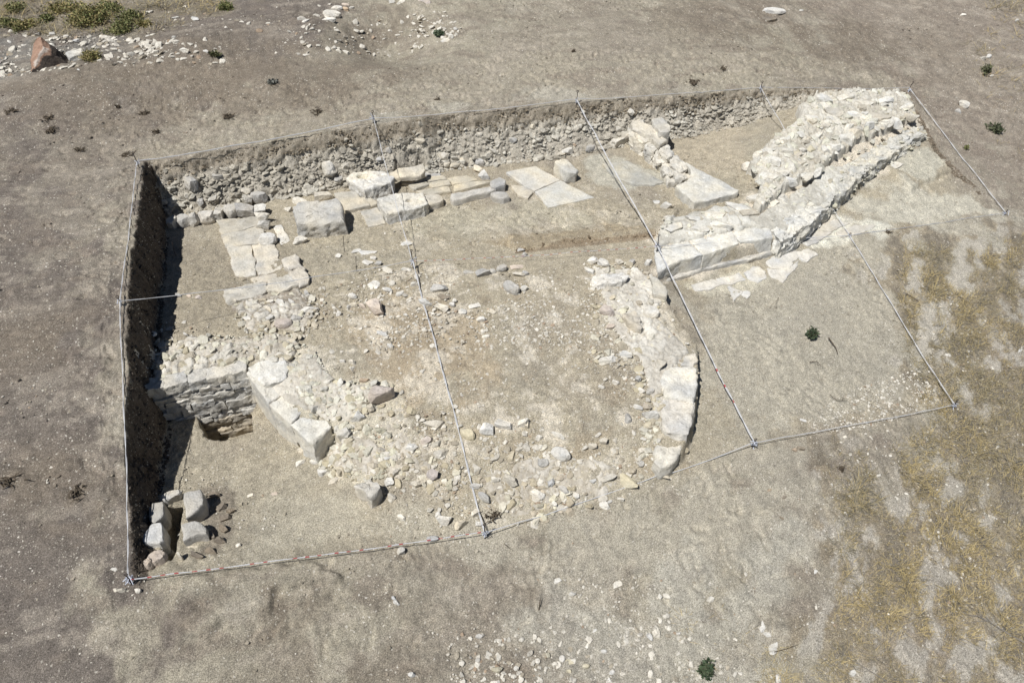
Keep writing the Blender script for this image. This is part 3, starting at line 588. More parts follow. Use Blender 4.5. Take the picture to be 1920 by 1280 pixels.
slab('footing_block', [(499, 524), (545, 513), (560, 532), (498, 549)], .2, -.03, (.54, .5, .42), t, amp=.025, bev=.03)
slab('footing_block', [(530, 485), (555, 475), (570, 500), (540, 507)], .21, -.03, (.55, .51, .44), t, amp=.02, bev=.03)
slab('footing_block', [(540, 507), (570, 500), (577, 527), (560, 534), (546, 515)], .2, -.03, (.53, .49, .42), t, amp=.025, bev=.03)
patch('rubble_core', [(425, 566), (500, 546), (565, 530), (580, 555), (600, 575), (520, 615), (470, 600), (430, 580)], t, .2, .1, .02, 'w', 's', 31, mortar=-.1)
wob[0] = .03
# kerb of upright stones, and the short stacked column beside it
KERB = [(326, 417, 20, 24), (347, 412, 22, 26), (367, 409, 19, 27), (391, 404, 30, 28), (414, 396, 20, 30), (435, 394, 20, 28), (461, 394, 32, 27), (487, 370, 27, 20), (466, 373, 15, 24)]
t = thing('kerb_wall', hit(390, 415), 'row of upright grey stones forming a kerb below the section corner', 'wall')
for i, (u, v, a, b) in enumerate(KERB):
    r_ = put_rock(u, v + 2, a + 5, b * 1.35, 'g' if i % 3 else (.5, .47, .42), 'r' if i % 2 else 'b', rot=8, name='kerb_stone', hz=.3, lift=.05); l = parent_loc(r_) - parent_loc(t); r_.parent = t; r_.location = l
t = thing('stone_column_row', hit(495, 410), 'short line of three squared stones projecting from the kerb towards a pale boulder', 'wall')
for (u, v, a, b) in ((490, 392, 22, 28), (495, 410, 25, 20), (498, 424, 28, 18)):
    r_ = put_rock(u, v, a + 4, b * 1.25, 'w', 'b', rot=6, name='squared_stone', hz=.28, lift=.05); l = parent_loc(r_) - parent_loc(t); r_.parent = t; r_.location = l

# ---- cross wall with the long slab
t = thing('cross_wall', at(1240, 310, 0), 'rough masonry cross wall running down from the section to a long smooth slab', 'wall')
slab('end_slab', [(1284, 303), (1386, 356), (1384, 361), (1302, 381), (1266, 347), (1290, 336), (1296, 322)], .3, -.04, (.57, .55, .49), t, amp=.014, bev=.02, rough=.02)
slab('upright_block', [(1222, 222), (1240, 217), (1258, 238), (1256, 246), (1238, 248), (1226, 232)], .62, .0, (.5, .475, .42), t, amp=.02, bev=.03)
slab('long_block', [(1180, 226), (1200, 221), (1240, 247), (1248, 262), (1238, 268), (1190, 240)], .5, .0, (.56, .52, .44), t, amp=.035, bev=.04)
for q, z in (([(1176, 238), (1192, 241), (1216, 262), (1206, 268), (1184, 256)], .38), ([(1206, 262), (1222, 262), (1234, 276), (1222, 284), (1210, 276)], .34), ([(1236, 270), (1252, 272), (1264, 290), (1250, 298), (1238, 286)], .36), ([(1216, 280), (1232, 280), (1246, 300), (1232, 304)], .26), ([(1252, 292), (1268, 290), (1290, 312), (1276, 322), (1258, 310)], .33), ([(1240, 304), (1258, 306), (1274, 324), (1256, 330), (1244, 318)], .24), ([(1264, 322), (1284, 318), (1298, 330), (1280, 338), (1266, 334)], .27), ([(1246, 330), (1264, 332), (1272, 342), (1254, 344)], .16)):
    slab('wall_stone', q, z, -.05, (.58, .545, .47), t, amp=.04, bev=.02, step=.035, rough=.04)
o = slab('paving_edge', [(1130, 306), (1180, 302), (1225, 330), (1245, 340), (1224, 348), (1186, 345), (1150, 330)], .05, -.1, (.44, .42, .36), amp=.015, bev=.015); tag(o, 'worn grey flat slab with a dark undercut edge, left of the cross wall', 'stone slab')

# ---- long curved wall on the east side
t = thing('curved_wall', at(1460, 400, -.3), 'long thick curved stone wall with a rubble core, running to the far right corner', 'wall')
WF = [([(1227, 466), (1290, 450), (1319, 477), (1279, 487), (1252, 498), (1233, 512)], .12), ([(1291, 450), (1372, 432), (1386, 455), (1320, 477)], .12), ([(1373, 432), (1438, 420), (1452, 444), (1387, 455)], .12),
      ([(1424, 414), (1482, 398), (1524, 386), (1552, 387), (1518, 420), (1478, 446), (1462, 454), (1440, 422)], .1), ([(1482, 396), (1536, 352), (1578, 361), (1553, 386), (1524, 385)], .09), ([(1538, 350), (1588, 312), (1634, 312), (1580, 360)], .09), ([(1590, 310), (1645, 274), (1684, 282), (1636, 311)], .09), ([(1647, 272), (1700, 244), (1736, 250), (1686, 281)], .07)]
for i, (q, z) in enumerate(WF): slab('facing_block', q, z, -.52 if i < 4 else -.5, (.64, .62, .56) if i < 4 else (.54, .52, .46), t, amp=.014 if i < 3 else .05, bev=.02, rough=.016 if i < 3 else .05, step=.04)
slab('footing_ledge', [(1233, 518), (1262, 508), (1319, 492), (1412, 474), (1450, 464), (1452, 472), (1412, 484), (1319, 503), (1264, 522), (1240, 530)], -.26, -.5, (.55, .52, .46), t, amp=.02, bev=.02)
patch('rubble_core', [(1400, 400), (1428, 352), (1400, 325), (1440, 272), (1500, 238), (1490, 215), (1530, 188), (1600, 180), (1694, 184), (1716, 232), (1640, 262), (1606, 272), (1556, 308), (1532, 342), (1475, 362), (1426, 408)], t, .28, .16, .22, (.63, .6, .53), (.54, .5, .42), 41, mortar=.5, soft=.05)
patch('flagstone_bed', [(1228, 450), (1245, 412), (1300, 398), (1400, 384), (1430, 410), (1445, 424), (1385, 434), (1300, 452), (1232, 468)], t, .5, .05, .07, (.65, .63, .57), (.56, .53, .46), 43, mortar=.8, soft=.06)
rubble_fill([(1405, 330), (1440, 275), (1500, 240), (1492, 216), (1532, 190), (1600, 182), (1690, 186), (1712, 232), (1640, 260), (1606, 270), (1556, 306), (1530, 340), (1475, 360), (1430, 400)], t, 620, .03, .16, .22, (.62, .6, .55), earthy=.15)
rubble_fill([(1228, 450), (1245, 412), (1395, 386), (1425, 410), (1300, 450)], t, 90, .02, .08, .07, (.62, .6, .55), 'loose_chips', 3)
rubble_fill([(1440, 420), (1480, 372), (1535, 348), (1560, 314), (1612, 278), (1700, 242), (1730, 250), (1640, 305), (1560, 380), (1480, 440)], t, 150, .02, .09, .1, (.6, .58, .53), 'ledge_rubble', 3)
rubble_fill([(1455, 466), (1515, 436), (1565, 396), (1615, 350), (1665, 308), (1742, 260), (1732, 250), (1640, 308), (1560, 384), (1490, 440)], t, 260, .03, .11, .0, (.5, .48, .43), 'face_rubble', 2)
patch('rubble_core', [(1395, 428), (1430, 400), (1475, 372), (1520, 345), (1545, 318), (1590, 312), (1648, 272), (1720, 240), (1735, 250), (1636, 312), (1556, 386), (1520, 420), (1470, 446)], t, .3, .06, .1, (.64, .62, .56), (.56, .53, .46), 47, mortar=.3, soft=.05)
UP = [(1535, 200, 40, 26), (1575, 196, 44, 24), (1612, 205, 40, 24), (1655, 200, 36, 24), (1690, 212, 34, 22), (1600, 228, 36, 22), (1640, 232, 44, 28), (1672, 244, 34, 22), (1702, 232, 26, 18), (1632, 208, 24, 18), (1558, 226, 40, 22), (1545, 250, 30, 16), (1585, 252, 26, 18), (1620, 250, 26, 20), (1652, 240, 40, 26), (1602, 254, 24, 20), (1554, 290, 34, 20), (1540, 296, 20, 20), (1580, 274, 36, 24), (1596, 264, 28, 20), (1518, 236, 30, 16),
      (1430, 296, 44, 24), (1448, 318, 40, 26), (1420, 304, 26, 20), (1462, 340, 34, 22), (1440, 348, 36, 20), (1500, 320, 24, 14), (1524, 318, 18, 12), (1472, 300, 26, 14), (1456, 282, 30, 16), (1500, 300, 20, 12), (1415, 372, 44, 22), (1380, 390, 50, 22), (1340, 404, 54, 24), (1300, 412, 40, 20), (1260, 428, 44, 24), (1400, 400, 50, 20), (1352, 424, 44, 18), (1306, 432, 44, 18), (1440, 380, 36, 24), (1462, 372, 30, 26), (1476, 352, 30, 22), (1508, 345, 34, 22), (1530, 336, 30, 20), (1508, 280, 26, 14), (1530, 270, 24, 14)]
for (u, v, a, b) in UP:
    r_ = put_rock(u, v, a, b, (.64, .61, .54) if rng.random() < .75 else 'c', 'f' if v > 368 else 'a', name='rubble_stone', lift=.06 if v > 368 else .2, hz=.12 if v > 368 else .2); l = parent_loc(r_) - parent_loc(t); r_.parent = t; r_.location = l

wob[0] = .09
def floor_slab(px, parent, up=.035, tone=(.6, .575, .52), amp=.006):
    _sd[0] += 7; P = pxpoly(px); P[:, 2] = P[:, 2] + up; V, F = slab_mesh(P, float(P[:, 2].min() - .15), amp, _sd[0], .05, .01)
    return mk('paving_slab', V, F, ASHLAR, parent, stain(V, tone, .08, _sd[0]), True, sharp=38)
t = thing('plaster_floor', hit(1480, 490), 'cracked white plaster slabs flat on the ground below the long curved wall', 'paving')
for q in ([(1436, 492), (1450, 480), (1490, 472), (1500, 484), (1474, 506), (1446, 504)], [(1491, 472), (1516, 467), (1534, 479), (1512, 492), (1500, 487)], [(1438, 505), (1474, 508), (1498, 489), (1490, 506), (1466, 532), (1444, 522)], [(1390, 512), (1420, 500), (1436, 508), (1440, 524), (1420, 530), (1398, 524)], [(1300, 536), (1335, 526), (1360, 532), (1330, 544), (1305, 546)], [(1340, 525), (1385, 512), (1398, 526), (1372, 536), (1352, 532)], [(1366, 540), (1392, 548), (1386, 556), (1376, 566)]): floor_slab(q, t, .03)
for q in ([(1500, 452), (1530, 434), (1560, 436), (1540, 452), (1515, 462)], [(1532, 432), (1566, 412), (1592, 420), (1562, 434)], [(1566, 436), (1600, 424), (1640, 424), (1622, 438), (1580, 446)]): floor_slab(q, t, .025, (.54, .51, .45))
wob[0] = .02
# ---- south-west: coursed wall, curved ashlar wall
t = thing('coursed_wall', (.85, 3.55, -.8), 'coursed limestone wall face above the triangular hole, its foot in the deep left trench', 'wall')
z1 = .14
row = 0
while z1 > -1.7:
    hh = .2 if row == 0 else rng.uniform(.07, .19); z0 = z1 - hh; ends = 1.76; cuts = [(.02, .36), (.36, .75), (.75, 1.08), (1.08, 1.76)] if row == 0 else []
    x = -.1 - rng.uniform(0, .2)
    while row and x < ends - .02: L = min(rng.uniform(.14, .75), ends - x); L = ends - x if ends - x - L < .12 else L; cuts.append((x, x + L)); x += L
    for a, b in cuts:
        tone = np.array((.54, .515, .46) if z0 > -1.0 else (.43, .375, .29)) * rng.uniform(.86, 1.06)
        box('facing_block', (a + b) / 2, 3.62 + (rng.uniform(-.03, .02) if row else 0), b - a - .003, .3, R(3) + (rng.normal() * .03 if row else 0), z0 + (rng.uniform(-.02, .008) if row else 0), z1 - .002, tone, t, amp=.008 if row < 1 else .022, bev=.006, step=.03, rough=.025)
    z1 = z0; row += 1
patch('rubble_core', [(270, 700), (290, 642), (380, 628), (470, 628), (540, 622), (570, 640), (540, 690), (462, 690), (390, 702), (320, 716), (280, 722)], t, .22, .13, .03, (.64, .605, .535), (.52, .47, .39), 53, mortar=.2)
rubble_fill([(275, 700), (292, 642), (380, 630), (470, 630), (540, 624), (568, 640), (540, 688), (462, 688), (390, 700), (320, 714)], t, 300, .02, .12, .05, (.61, .58, .52), earthy=.35)
t = thing('curved_ashlar_wall', (2.3, 2.4, -.7), 'curving row of three tall pale ashlar blocks with rubble bedded behind them', 'wall')
a0, a1, a2, a3, a4 = APSE
def quad(pts, zb, tone, **k):
    _sd[0] += 7; V, F = slab_mesh(np.array(pts), zb, k.get('amp', .012), _sd[0], .045, k.get('bev', .025), k.get('flare', 0), k.get('rough'))
    return mk('facing_block', V, F, ASHLAR, t, stain(V, tone, .12, _sd[0]), True, sharp=38)
def off(p, dx, dy): return (p[0] + dx, p[1] + dy, p[2])
quad([a0, off(a1, 0, .01), off(a1, .35, .22), off(a0, .3, .2), off(a0, .1, .12)], -.95, (.6, .57, .5))
quad([off(a1, 0, -.005), off(a2, 0, .01), off(a2, .3, .3), off(a1, .36, .2)], -.9, (.6, .575, .51))
quad([off(a2, 0, -.005), a3, a4, at(612, 789, -.06), at(568, 779, -.02)], -.78, (.62, .6, .54), amp=.02)
patch('rubble_core', [(462, 698), (545, 690), (570, 640), (600, 672), (640, 712), (740, 722), (735, 742), (700, 765), (660, 800), (625, 800), (570, 778), (545, 790), (503, 755)], t, .24, .09, .03, (.65, .62, .55), (.55, .505, .43), 59, mortar=.1)
rubble_fill([(545, 690), (570, 645), (600, 674), (640, 714), (738, 724), (732, 742), (700, 765), (660, 800), (625, 798), (570, 776), (530, 740)], t, 420, .02, .1, .03, (.63, .605, .545), thin=.3)
patch('rubble_core', [(596, 868), (625, 812), (660, 800), (700, 820), (740, 850), (700, 900), (650, 895), (610, 885)], t, .2, .09, .02, (.62, .58, .51), (.48, .43, .35), 61, mortar=.1)
rubble_fill([(590, 868), (625, 812), (660, 800), (720, 800), (750, 850), (705, 905), (650, 900), (600, 885)], t, 240, .02, .12, .01, (.6, .57, .5), earthy=.35)
slab('round_stone', [(465, 690), (490, 676), (530, 671), (541, 684), (538, 702), (522, 716), (495, 722), (474, 706)], .16, 0, (.66, .635, .57), t, amp=.025, bev=.04)

# ---- south-east: curved wall with big worn slabs
wob[0] = .07
t = thing('apse_wall', at(1280, 760, -.5), 'right arm of the curved wall, big worn pale slabs with one black shadow along the outer side', 'wall')
slab('capping_slab', [(1276, 682), (1286, 666), (1304, 661), (1309, 680), (1302, 685)], .02, -.5, (.55, .52, .46), t, amp=.02, bev=.03)
slab('capping_slab', [(1246, 694), (1274, 685), (1309, 690), (1309, 724), (1300, 756), (1279, 747), (1246, 742), (1238, 716)], .03, -.5, (.64, .61, .54), t, amp=.022, bev=.035)
slab('capping_slab', [(1246, 744), (1279, 748), (1302, 757), (1298, 789), (1290, 811), (1262, 814), (1240, 800), (1242, 768)], -.04, -.6, (.6, .565, .5), t, amp=.03, bev=.035)
slab('capping_slab', [(1289, 812), (1284, 832), (1273, 852), (1258, 868), (1238, 878), (1222, 868), (1226, 842), (1240, 818), (1262, 815)], -.24, -.62, (.6, .57, .5), t, amp=.025, bev=.035)
patch('rubble_core', [(1108, 500), (1190, 500), (1228, 520), (1250, 560), (1235, 592), (1285, 640), (1300, 662), (1270, 690), (1248, 740), (1262, 800), (1238, 830), (1215, 760), (1200, 690), (1160, 640), (1130, 600), (1120, 540)], t, .22, .1, .02, (.64, .61, .545), (.56, .52, .45), 67, mortar=.1)
rubble_fill([(1100, 490), (1190, 490), (1228, 520), (1250, 560), (1235, 592), (1285, 640), (1300, 662), (1275, 690), (1248, 740), (1262, 800), (1238, 830), (1200, 760), (1180, 690), (1110, 680), (1110, 600), (1110, 540)], t, 420, .02, .11, .02, (.61, .575, .51), thin=.35, earthy=.35)
o = slab('white_block', [(1106, 517), (1130, 510), (1166, 510), (1174, 520), (1160, 530), (1118, 532)], .24, .02, (.66, .63, .57), amp=.04, bev=.03); tag(o, 'brightest white oblong block near the upper end of the right rubble arm', 'stone block')
o = slab('triangular_slab', [(1220, 517), (1232, 519), (1255, 545), (1252, 556), (1227, 552)], .2, -.1, (.52, .49, .42), amp=.015); tag(o, 'pale wedge shaped slab just left of the thick middle rope, under the centre stake', 'stone slab')
o = slab('big_rubble_block', [(1168, 584), (1195, 579), (1204, 596), (1202, 612), (1178, 604)], .26, -.02, (.5, .46, .39), amp=.03); tag(o, 'bulky cream block with a dark right side on the right rubble arm', 'stone block')
o = slab('apse_rubble_patch' if 0 else 'tilted_slab', [(664, 908), (690, 899), (712, 906), (712, 916), (692, 928)], -.18, -.62, (.52, .49, .43), amp=.03); tag(o, 'dark faced wedge block tipped at the lower left of the rubble spread', 'stone block')
rubble_fill([(1306, 655), (1316, 690), (1316, 745), (1306, 800), (1290, 850), (1262, 886), (1252, 884), (1282, 845), (1300, 790), (1308, 740), (1306, 690)], t, 26, .02, .06, -.02, (.46, .43, .37), 'foot_rubble', 2.5)
rubble_fill([(1215, 740), (1245, 740), (1240, 820), (1225, 870), (1200, 860), (1205, 800)], t, 110, .02, .1, .0, (.6, .57, .51), 'inner_rubble', 2.5)
t = thing('rubble_pavement', hit(1050, 920), 'broad spread of flattened rubble bedded in earth along the front rope', 'rubble')
patch('rubble_bed', [(880, 900), (930, 868), (1000, 850), (1100, 850), (1180, 880), (1205, 890), (1130, 940), (1060, 965), (1000, 985), (930, 960)], t, .22, .07, .0, (.6, .56, .49), (.46, .41, .33), 71, mortar=.1)
rubble_fill([(870, 890), (930, 850), (1000, 830), (1110, 835), (1190, 870), (1215, 890), (1130, 942), (1060, 965), (1000, 985), (920, 965)], t, 420, .02, .11, -.005, (.57, .53, .46), thin=.4, earthy=.45)
t = thing('rubble_pavement', hit(700, 760), 'low spread of crumbled rubble between the ashlar blocks and the big pinkish stone', 'rubble')
patch('rubble_bed', [(660, 800), (700, 770), (745, 740), (790, 800), (830, 850), (800, 900), (740, 910), (700, 890), (740, 850)], t, .2, .06, -.005, (.6, .56, .49), (.48, .43, .35), 73, mortar=.1)
rubble_fill([(640, 800), (700, 760), (750, 720), (790, 790), (860, 830), (860, 900), (820, 930), (740, 920), (690, 890)], t, 300, .02, .1, -.005, (.57, .53, .46), thin=.45, earthy=.5)
t = thing('rubble_pavement', hit(490, 595), 'loose scatter of bedded rubble below the corner shaped footing', 'rubble')
patch('rubble_bed', [(470, 585), (560, 560), (600, 580), (590, 610), (540, 625), (470, 625), (440, 610)], t, .18, .08, 0, (.58, .54, .47), (.46, .41, .33), 79, mortar=-.2)
rubble_fill([(430, 570), (560, 545), (610, 570), (600, 610), (560, 640), (470, 630), (440, 610)], t, 260, .02, .1, .01, (.59, .555, .49), thin=.3, earthy=.4)

wob[0] = .03
# ---- stone lined grave in the front corner
t = thing('stone_grave', hit(325, 1000), 'narrow stone lined grave with a dark slot, in the front left corner', 'grave')
for q, z, tn, nm in (([(285, 940), (307, 938), (308, 962), (291, 978), (282, 976)], -.22, (.42, .4, .36), 'lining_stone'), ([(268, 1002), (285, 979), (302, 977), (305, 1012), (298, 1019), (268, 1020)], -.2, (.58, .57, .54), 'fluted_slab'), ([(344, 925), (377, 914), (381, 945), (371, 957), (346, 973)], -.22, (.45, .43, .39), 'lining_stone'),
                     ([(340, 983), (366, 976), (385, 984), (388, 1000), (372, 1002), (342, 1016)], -.22, (.48, .45, .39), 'lining_stone'), ([(277, 950), (284, 947), (284, 972), (280, 974)], -.26, (.4, .38, .34), 'thin_slab')):
    slab(nm, q, z, -.62, tn, t, amp=.014, bev=.02, rough=.012)
for (u, v, a, b, tn) in ((323, 929, 42, 34, 'g'), (298, 1041, 34, 42, 'p'), (283, 1054, 15, 34, 'p'), (321, 1040, 20, 22, 'g'), (341, 1043, 13, 20, 'c')):
    r_ = put_rock(u, v, a, b, tn, 'r', name='lining_stone', hz=.26); l = parent_loc(r_) - parent_loc(t); r_.parent = t; r_.location = l
#PART3
# ------------------------------------------------------------------ stakes and cords
def tube(path, rad, sides=6, cap=True):
    P = np.asarray(path, float); n = len(P); T = np.gradient(P, axis=0); T /= np.linalg.norm(T, axis=1)[:, None] + 1e-9
    ref = np.array([0, 0, 1.]) if abs(T[:, 2]).mean() < .8 else np.array([1., 0, 0]); A = np.cross(T, ref); A /= np.linalg.norm(A, axis=1)[:, None] + 1e-9; B = np.cross(T, A)
    a = np.linspace(0, 2 * math.pi, sides, endpoint=False); rad = np.broadcast_to(rad, (n,))
    V = P[:, None] + rad[:, None, None] * (A[:, None] * np.cos(a)[None, :, None] + B[:, None] * np.sin(a)[None, :, None])
    i = np.arange(sides); j = (i + 1) % sides
    F = np.concatenate([np.stack([k * sides + i, k * sides + j, (k + 1) * sides + j, (k + 1) * sides + i], 1) for k in range(n - 1)])
    return V.reshape(-1, 3), F
def join(parts):
    V = []; F = []; o = 0
    for v, f in parts: V.append(v); F.append(f + o); o += len(v)
    return np.concatenate(V), np.concatenate(F)
def proj(p):
    d = np.asarray(p, float) - CAM; z = d @ fwd; return 960 + FPX * (d @ rgt) / z, 640 - FPX * (d @ upv) / z
STK = {'02': (262, 316, 263, 286, 'back left corner stake'), '12': (701, 233, 698, 209, 'second back stake'), '22': (1080, 198, 1077, 171, 'third back stake'), '32': (1425, 173, 1422, 153, 'fourth back stake'), '42': (1700, 173, 1707, 155, 'back right corner stake'),
       '01': (231, 575, 228, 556, 'left side stake'), '11': (775, 504, 769, 472, 'centre left stake'), '21': (1231, 476, 1226, 440, 'centre right stake'), '31': (1592, 444, 1589, 438, 'terrace stake'), '41': (1883, 404, 1888, 394, 'far right stake'),
       '00': (247, 1094, 244, 1078, 'front left corner stake'), '10': (909, 1010, 906, 984, 'front middle stake'), '20': (1410, 840, 1411, 824, 'front right stake'), '30': (1785, 766, 1790, 750, 'rightmost front stake')}
SDESC = {'02': 'rusty steel stake with a loop head at the back left corner of the pit', '12': 'rusty stake wrapped in tape above the socketed block, on the back edge', '22': 'rusty stake on the back edge where the thick middle cord starts', '32': 'rusty stake on the back edge above the far rubble core', '42': 'leaning stake at the back right corner of the pit',
         '01': 'stake on the left brink where a thin cord branches across the room', '11': 'stake with bunched tape standing in soil near the row of round stones', '21': 'stake with bunched tape at the broken corner of the long curved wall', '31': 'short peg on the right terrace where four cords meet', '41': 'low peg at the far right end of the terrace cord',
         '00': 'low knotted stake at the front left corner beside the grave', '10': 'knotted stake where the red banded front cord ends', '20': 'knotted stake at the front end of the thick middle cord', '30': 'knotted stake on the stony front right corner near dry grass'}
TIE = {}
for k, (u, v, u2, v2, _) in STK.items():
    p = hit(u, v); hs = np.linspace(.05, .8, 60); h = hs[np.argmin([abs(proj(p + np.array([0, 0, q]))[1] - v2) for q in hs])]
    t = thing('survey_stake', p, SDESC[k], 'stake', 'survey stakes round the trench'); lean = np.array([rng.normal() * .03, rng.normal() * .03, 1])
    if k == '42': lean = np.array([.35, 0, 1])
    top = p + lean * (h - .03)
    Vv, Ff = tube([p - np.array([0, 0, .1]), p + lean * h * .5, top], .009, 8); mk('rod', Vv, Ff, STEEL, t)
    a = np.linspace(0, 2 * math.pi, 15); ring = top + np.array([0, 0, .025]) + np.stack([np.cos(a) * .024, np.zeros(15), np.sin(a) * .024], 1)
    Vv, Ff = tube(ring, .007, 6); mk('ring', Vv, Ff, STEEL, t)
    tie = p + lean * h * (.45 if h > .25 else .6); TIE[k] = tie
    parts = []
    for q in range(7 if k in ('11', '21', '12', '00', '10', '20', '30') else 4):
        c = tie + np.array([0, 0, (q - 3) * .012]) + rng.normal(size=3) * .004
        b_ = rng.normal(size=(4, 3)) * .035; parts.append(tube(np.array([c + b_[0], c, c + b_[1], c + b_[2] - np.array([0, 0, .04])]), .006, 5))
    Vv, Ff = join(parts); mk('knot', Vv, Ff, TAPE, t)
ROPES = [('02', '12', 'w', .0095, .05, 'twisted pale cord along the back edge from the left corner to the taped stake'), ('12', '22', 'w', .0065, .05, 'thin pale cord along the back edge above the middle of the rubble section'), ('22', '32', 'w', .006, .04, 'pale cord along the back edge above the cross wall'), ('32', '42', 'w', .0055, .03, 'thin whitish cord at the far right end of the back edge'),
         ('02', '01', 'w', .008, .03, 'white cord along the upper left brink above the deepest shadow'), ('01', '00', 'b', .008, .03, 'bluish white cord along the lower left brink down to the grave corner'),
         ('01', '11', 'w', .0065, .08, 'thin white cord crossing the western room over the stone footing'), ('12', '11', 'w', .006, .06, 'thin cord running down over the socketed and drilled blocks'), ('11', '21', 'r', .0045, .05, 'thin red and white cord over the low earth scarp'), ('22', '21', 'w', .011, .06, 'thick white cord running down from the back edge past the cross wall'),
         ('21', '31', 'w', .0065, .03, 'white cord lying across the top of the long curved wall'), ('32', '31', 'w', .0065, .06, 'thin cord crossing the rubble core of the curved wall'), ('42', '41', 'w', .008, .03, 'double pale cord down the right side of the pit'), ('31', '41', 'g', .004, .02, 'thin dark cord along the far terrace edge'),
         ('11', '10', 'w', .011, .1, 'thick white cord running down the middle of the apse'), ('21', '20', 'p', .011, .05, 'thick cord with a few red bands, right of the curved apse wall'), ('31', '30', 'w', .008, .03, 'pale cord along the right side of the bare terrace'),
         ('00', '10', 'r', .009, .02, 'cord banded red and white along the front left edge'), ('10', '20', 'w', .009, .12, 'white cord along the front rubble, its shadow close below'), ('20', '30', 'b', .008, .02, 'grey white cord along the front right edge beside gravel')]
for a, b, kd, rad, sag, lab in ROPES:
    A, B = TIE[a], TIE[b]; L = np.linalg.norm(B - A); n = int(L / .06); s_ = np.linspace(0, 1, n + 1); P = A + (B - A) * s_[:, None]; P[:, 2] -= sag * 4 * s_ * (1 - s_)
    P[:, 0] += fbm(s_ * L * 1.5, s_ * 0 + 3, o=2, s=ord(a[0]) * 7 + ord(b[0])) * .012; P[:, 2] += fbm(s_ * L * 1.5, s_ * 0 + 9, o=2, s=ord(b[1])) * .02
    P[:, 2] = np.maximum(P[:, 2], H(P[:, 0], P[:, 1]) + .03)
    parts = []
    for q in (0, 1):                               # two twisted strands
        ph = s_ * L * 7 + q * math.pi; tr_ = P.copy(); tr_[:, 0] += np.cos(ph) * rad * .75; tr_[:, 2] += np.sin(ph) * rad * .75; parts.append(tube(tr_, rad * .6, 6))
    Vv, Ff = join(parts); seg = (np.arange(len(Ff)) // 6) % n; pos = seg / n * L
    mi = np.zeros(len(Ff), int)
    if kd == 'r': mi = ((pos % .2) < .05).astype(int)
    if kd == 'p': mi = (((pos % .35) < .05) & (pos > L * .6) & (pos < L * .85)).astype(int)
    m0 = {'w': ROPE, 'r': ROPE, 'p': ROPE, 'b': ROPE, 'g': ROPE_BLUE}[kd]
    tag(mk('cord', Vv, Ff, [m0, ROPE_RED], loc=tuple(A), mi=mi), lab, 'cord', 'cords strung between the survey stakes')
for u, v, v0, lab in ((329, 479, 456, 'thin bent pin standing in bare soil near the left shadow'), (646, 471, 446, 'thin pin standing in the soil just below the largest upright block'), (669, 508, 484, 'thin pin standing beside pale chips left of the centre left stake')):
    p = hit(u, v); hs = np.linspace(.1, .6, 60); h = hs[np.argmin([abs(proj(p + np.array([0, 0, q]))[1] - v0) for q in hs])]
    t = thing('marker_pin', p, lab, 'pin', 'thin marker pins in the western room'); Vv, Ff = tube([p - np.array([0, 0, .05]), p + np.array([.01, 0, h * .5]), p + np.array([.03, 0, h])], .006, 6); mk('rod', Vv, Ff, STEEL, t)
    a = np.linspace(0, 2 * math.pi, 11); Vv, Ff = tube(p + np.array([.03, 0, h + .012]) + np.stack([np.cos(a) * .014, 0 * a, np.sin(a) * .014], 1), .004, 5); mk('loop', Vv, Ff, STEEL, t)

# ------------------------------------------------------------------ loose stones, one object each
LM = [('the largest upright block', 597, 400), ('the drilled block', 755, 388), ('the socketed block', 695, 345), ('the tilted block', 1062, 312), ('the end slab of the cross wall', 1320, 350), ('the round grey cobble row', 930, 503), ('the banded grey boulder', 959, 536),
      ('the split stone with the dark corner', 830, 573), ('the white oblong block', 1142, 518), ('the bulky cream block', 1186, 595), ('the big pinkish stone', 716, 736), ('the yellowish stone by the cord', 877, 810), ('the white pair of stones', 930, 798), ('the dark faced wedge block', 690, 918),
      ('the largest front rubble stone', 1051, 846), ('the mossy front stone', 1178, 898), ('the sharp white stone', 1218, 777), ('the long white stone', 1137, 673), ('the smooth grey cobble', 908, 930), ('the front middle stake', 908, 1005), ('the centre left stake', 773, 495), ('the lone stone below the banded cord', 753, 1031),
      ('the grave', 325, 990), ('the front right stake', 1410, 835), ('the ashlar corner block', 590, 825), ('the footing corner', 500, 535), ('the dark green front plant', 1325, 1245), ('the far stone heap', 620, 28), ('the red boulder', 100, 110), ('the far white boulder', 1450, 20), ('the back left corner stake', 262, 305), ('the pink rounded stone', 533, 604), ('the slab over the dark gap', 765, 318), ('the pale boulder on the column', 503, 447)]
used = set()
TN = {'w': 'whitish', 'c': 'cream', 'g': 'grey', 'p': 'pinkish', 'o': 'orange tinted', 'y': 'yellowish', 'd': 'dark brown', 's': 'earthy'}; KN = {'a': 'angular', 'r': 'rounded', 'f': 'flat', 'b': 'blocky'}
def autolabel(u, v, wp, tone, kind):
    near = sorted(LM, key=lambda l: (l[1] - u) ** 2 + (l[2] - v) ** 2)[:6]
    sz = 'tiny' if wp < 14 else 'small' if wp < 21 else 'medium' if wp < 30 else 'large'
    for adj in ('', 'rough ', 'dusty ', 'chipped '):
        for ref, a, b in near:
            dx, dy = u - a, v - b; dd = math.hypot(dx, dy)
            if dd > 420: continue
            dr = ''
            if abs(dy) > .38 * abs(dx): dr = 'above' if dy < 0 else 'below'
            if abs(dx) > .38 * abs(dy): dr = (dr + ' and ' if dr else '') + ('left of' if dx < 0 else 'right of')
            l = f"{sz} {adj}{KN[kind]} {TN[tone]} stone {'just ' if dd < 60 else 'well ' if dd > 190 else ''}{dr} {ref}"
            if l not in used and len(l.split()) <= 16: used.add(l); return l
    return None
SHARED = 'small pale rubble stone among many alike, half bedded in the soil'
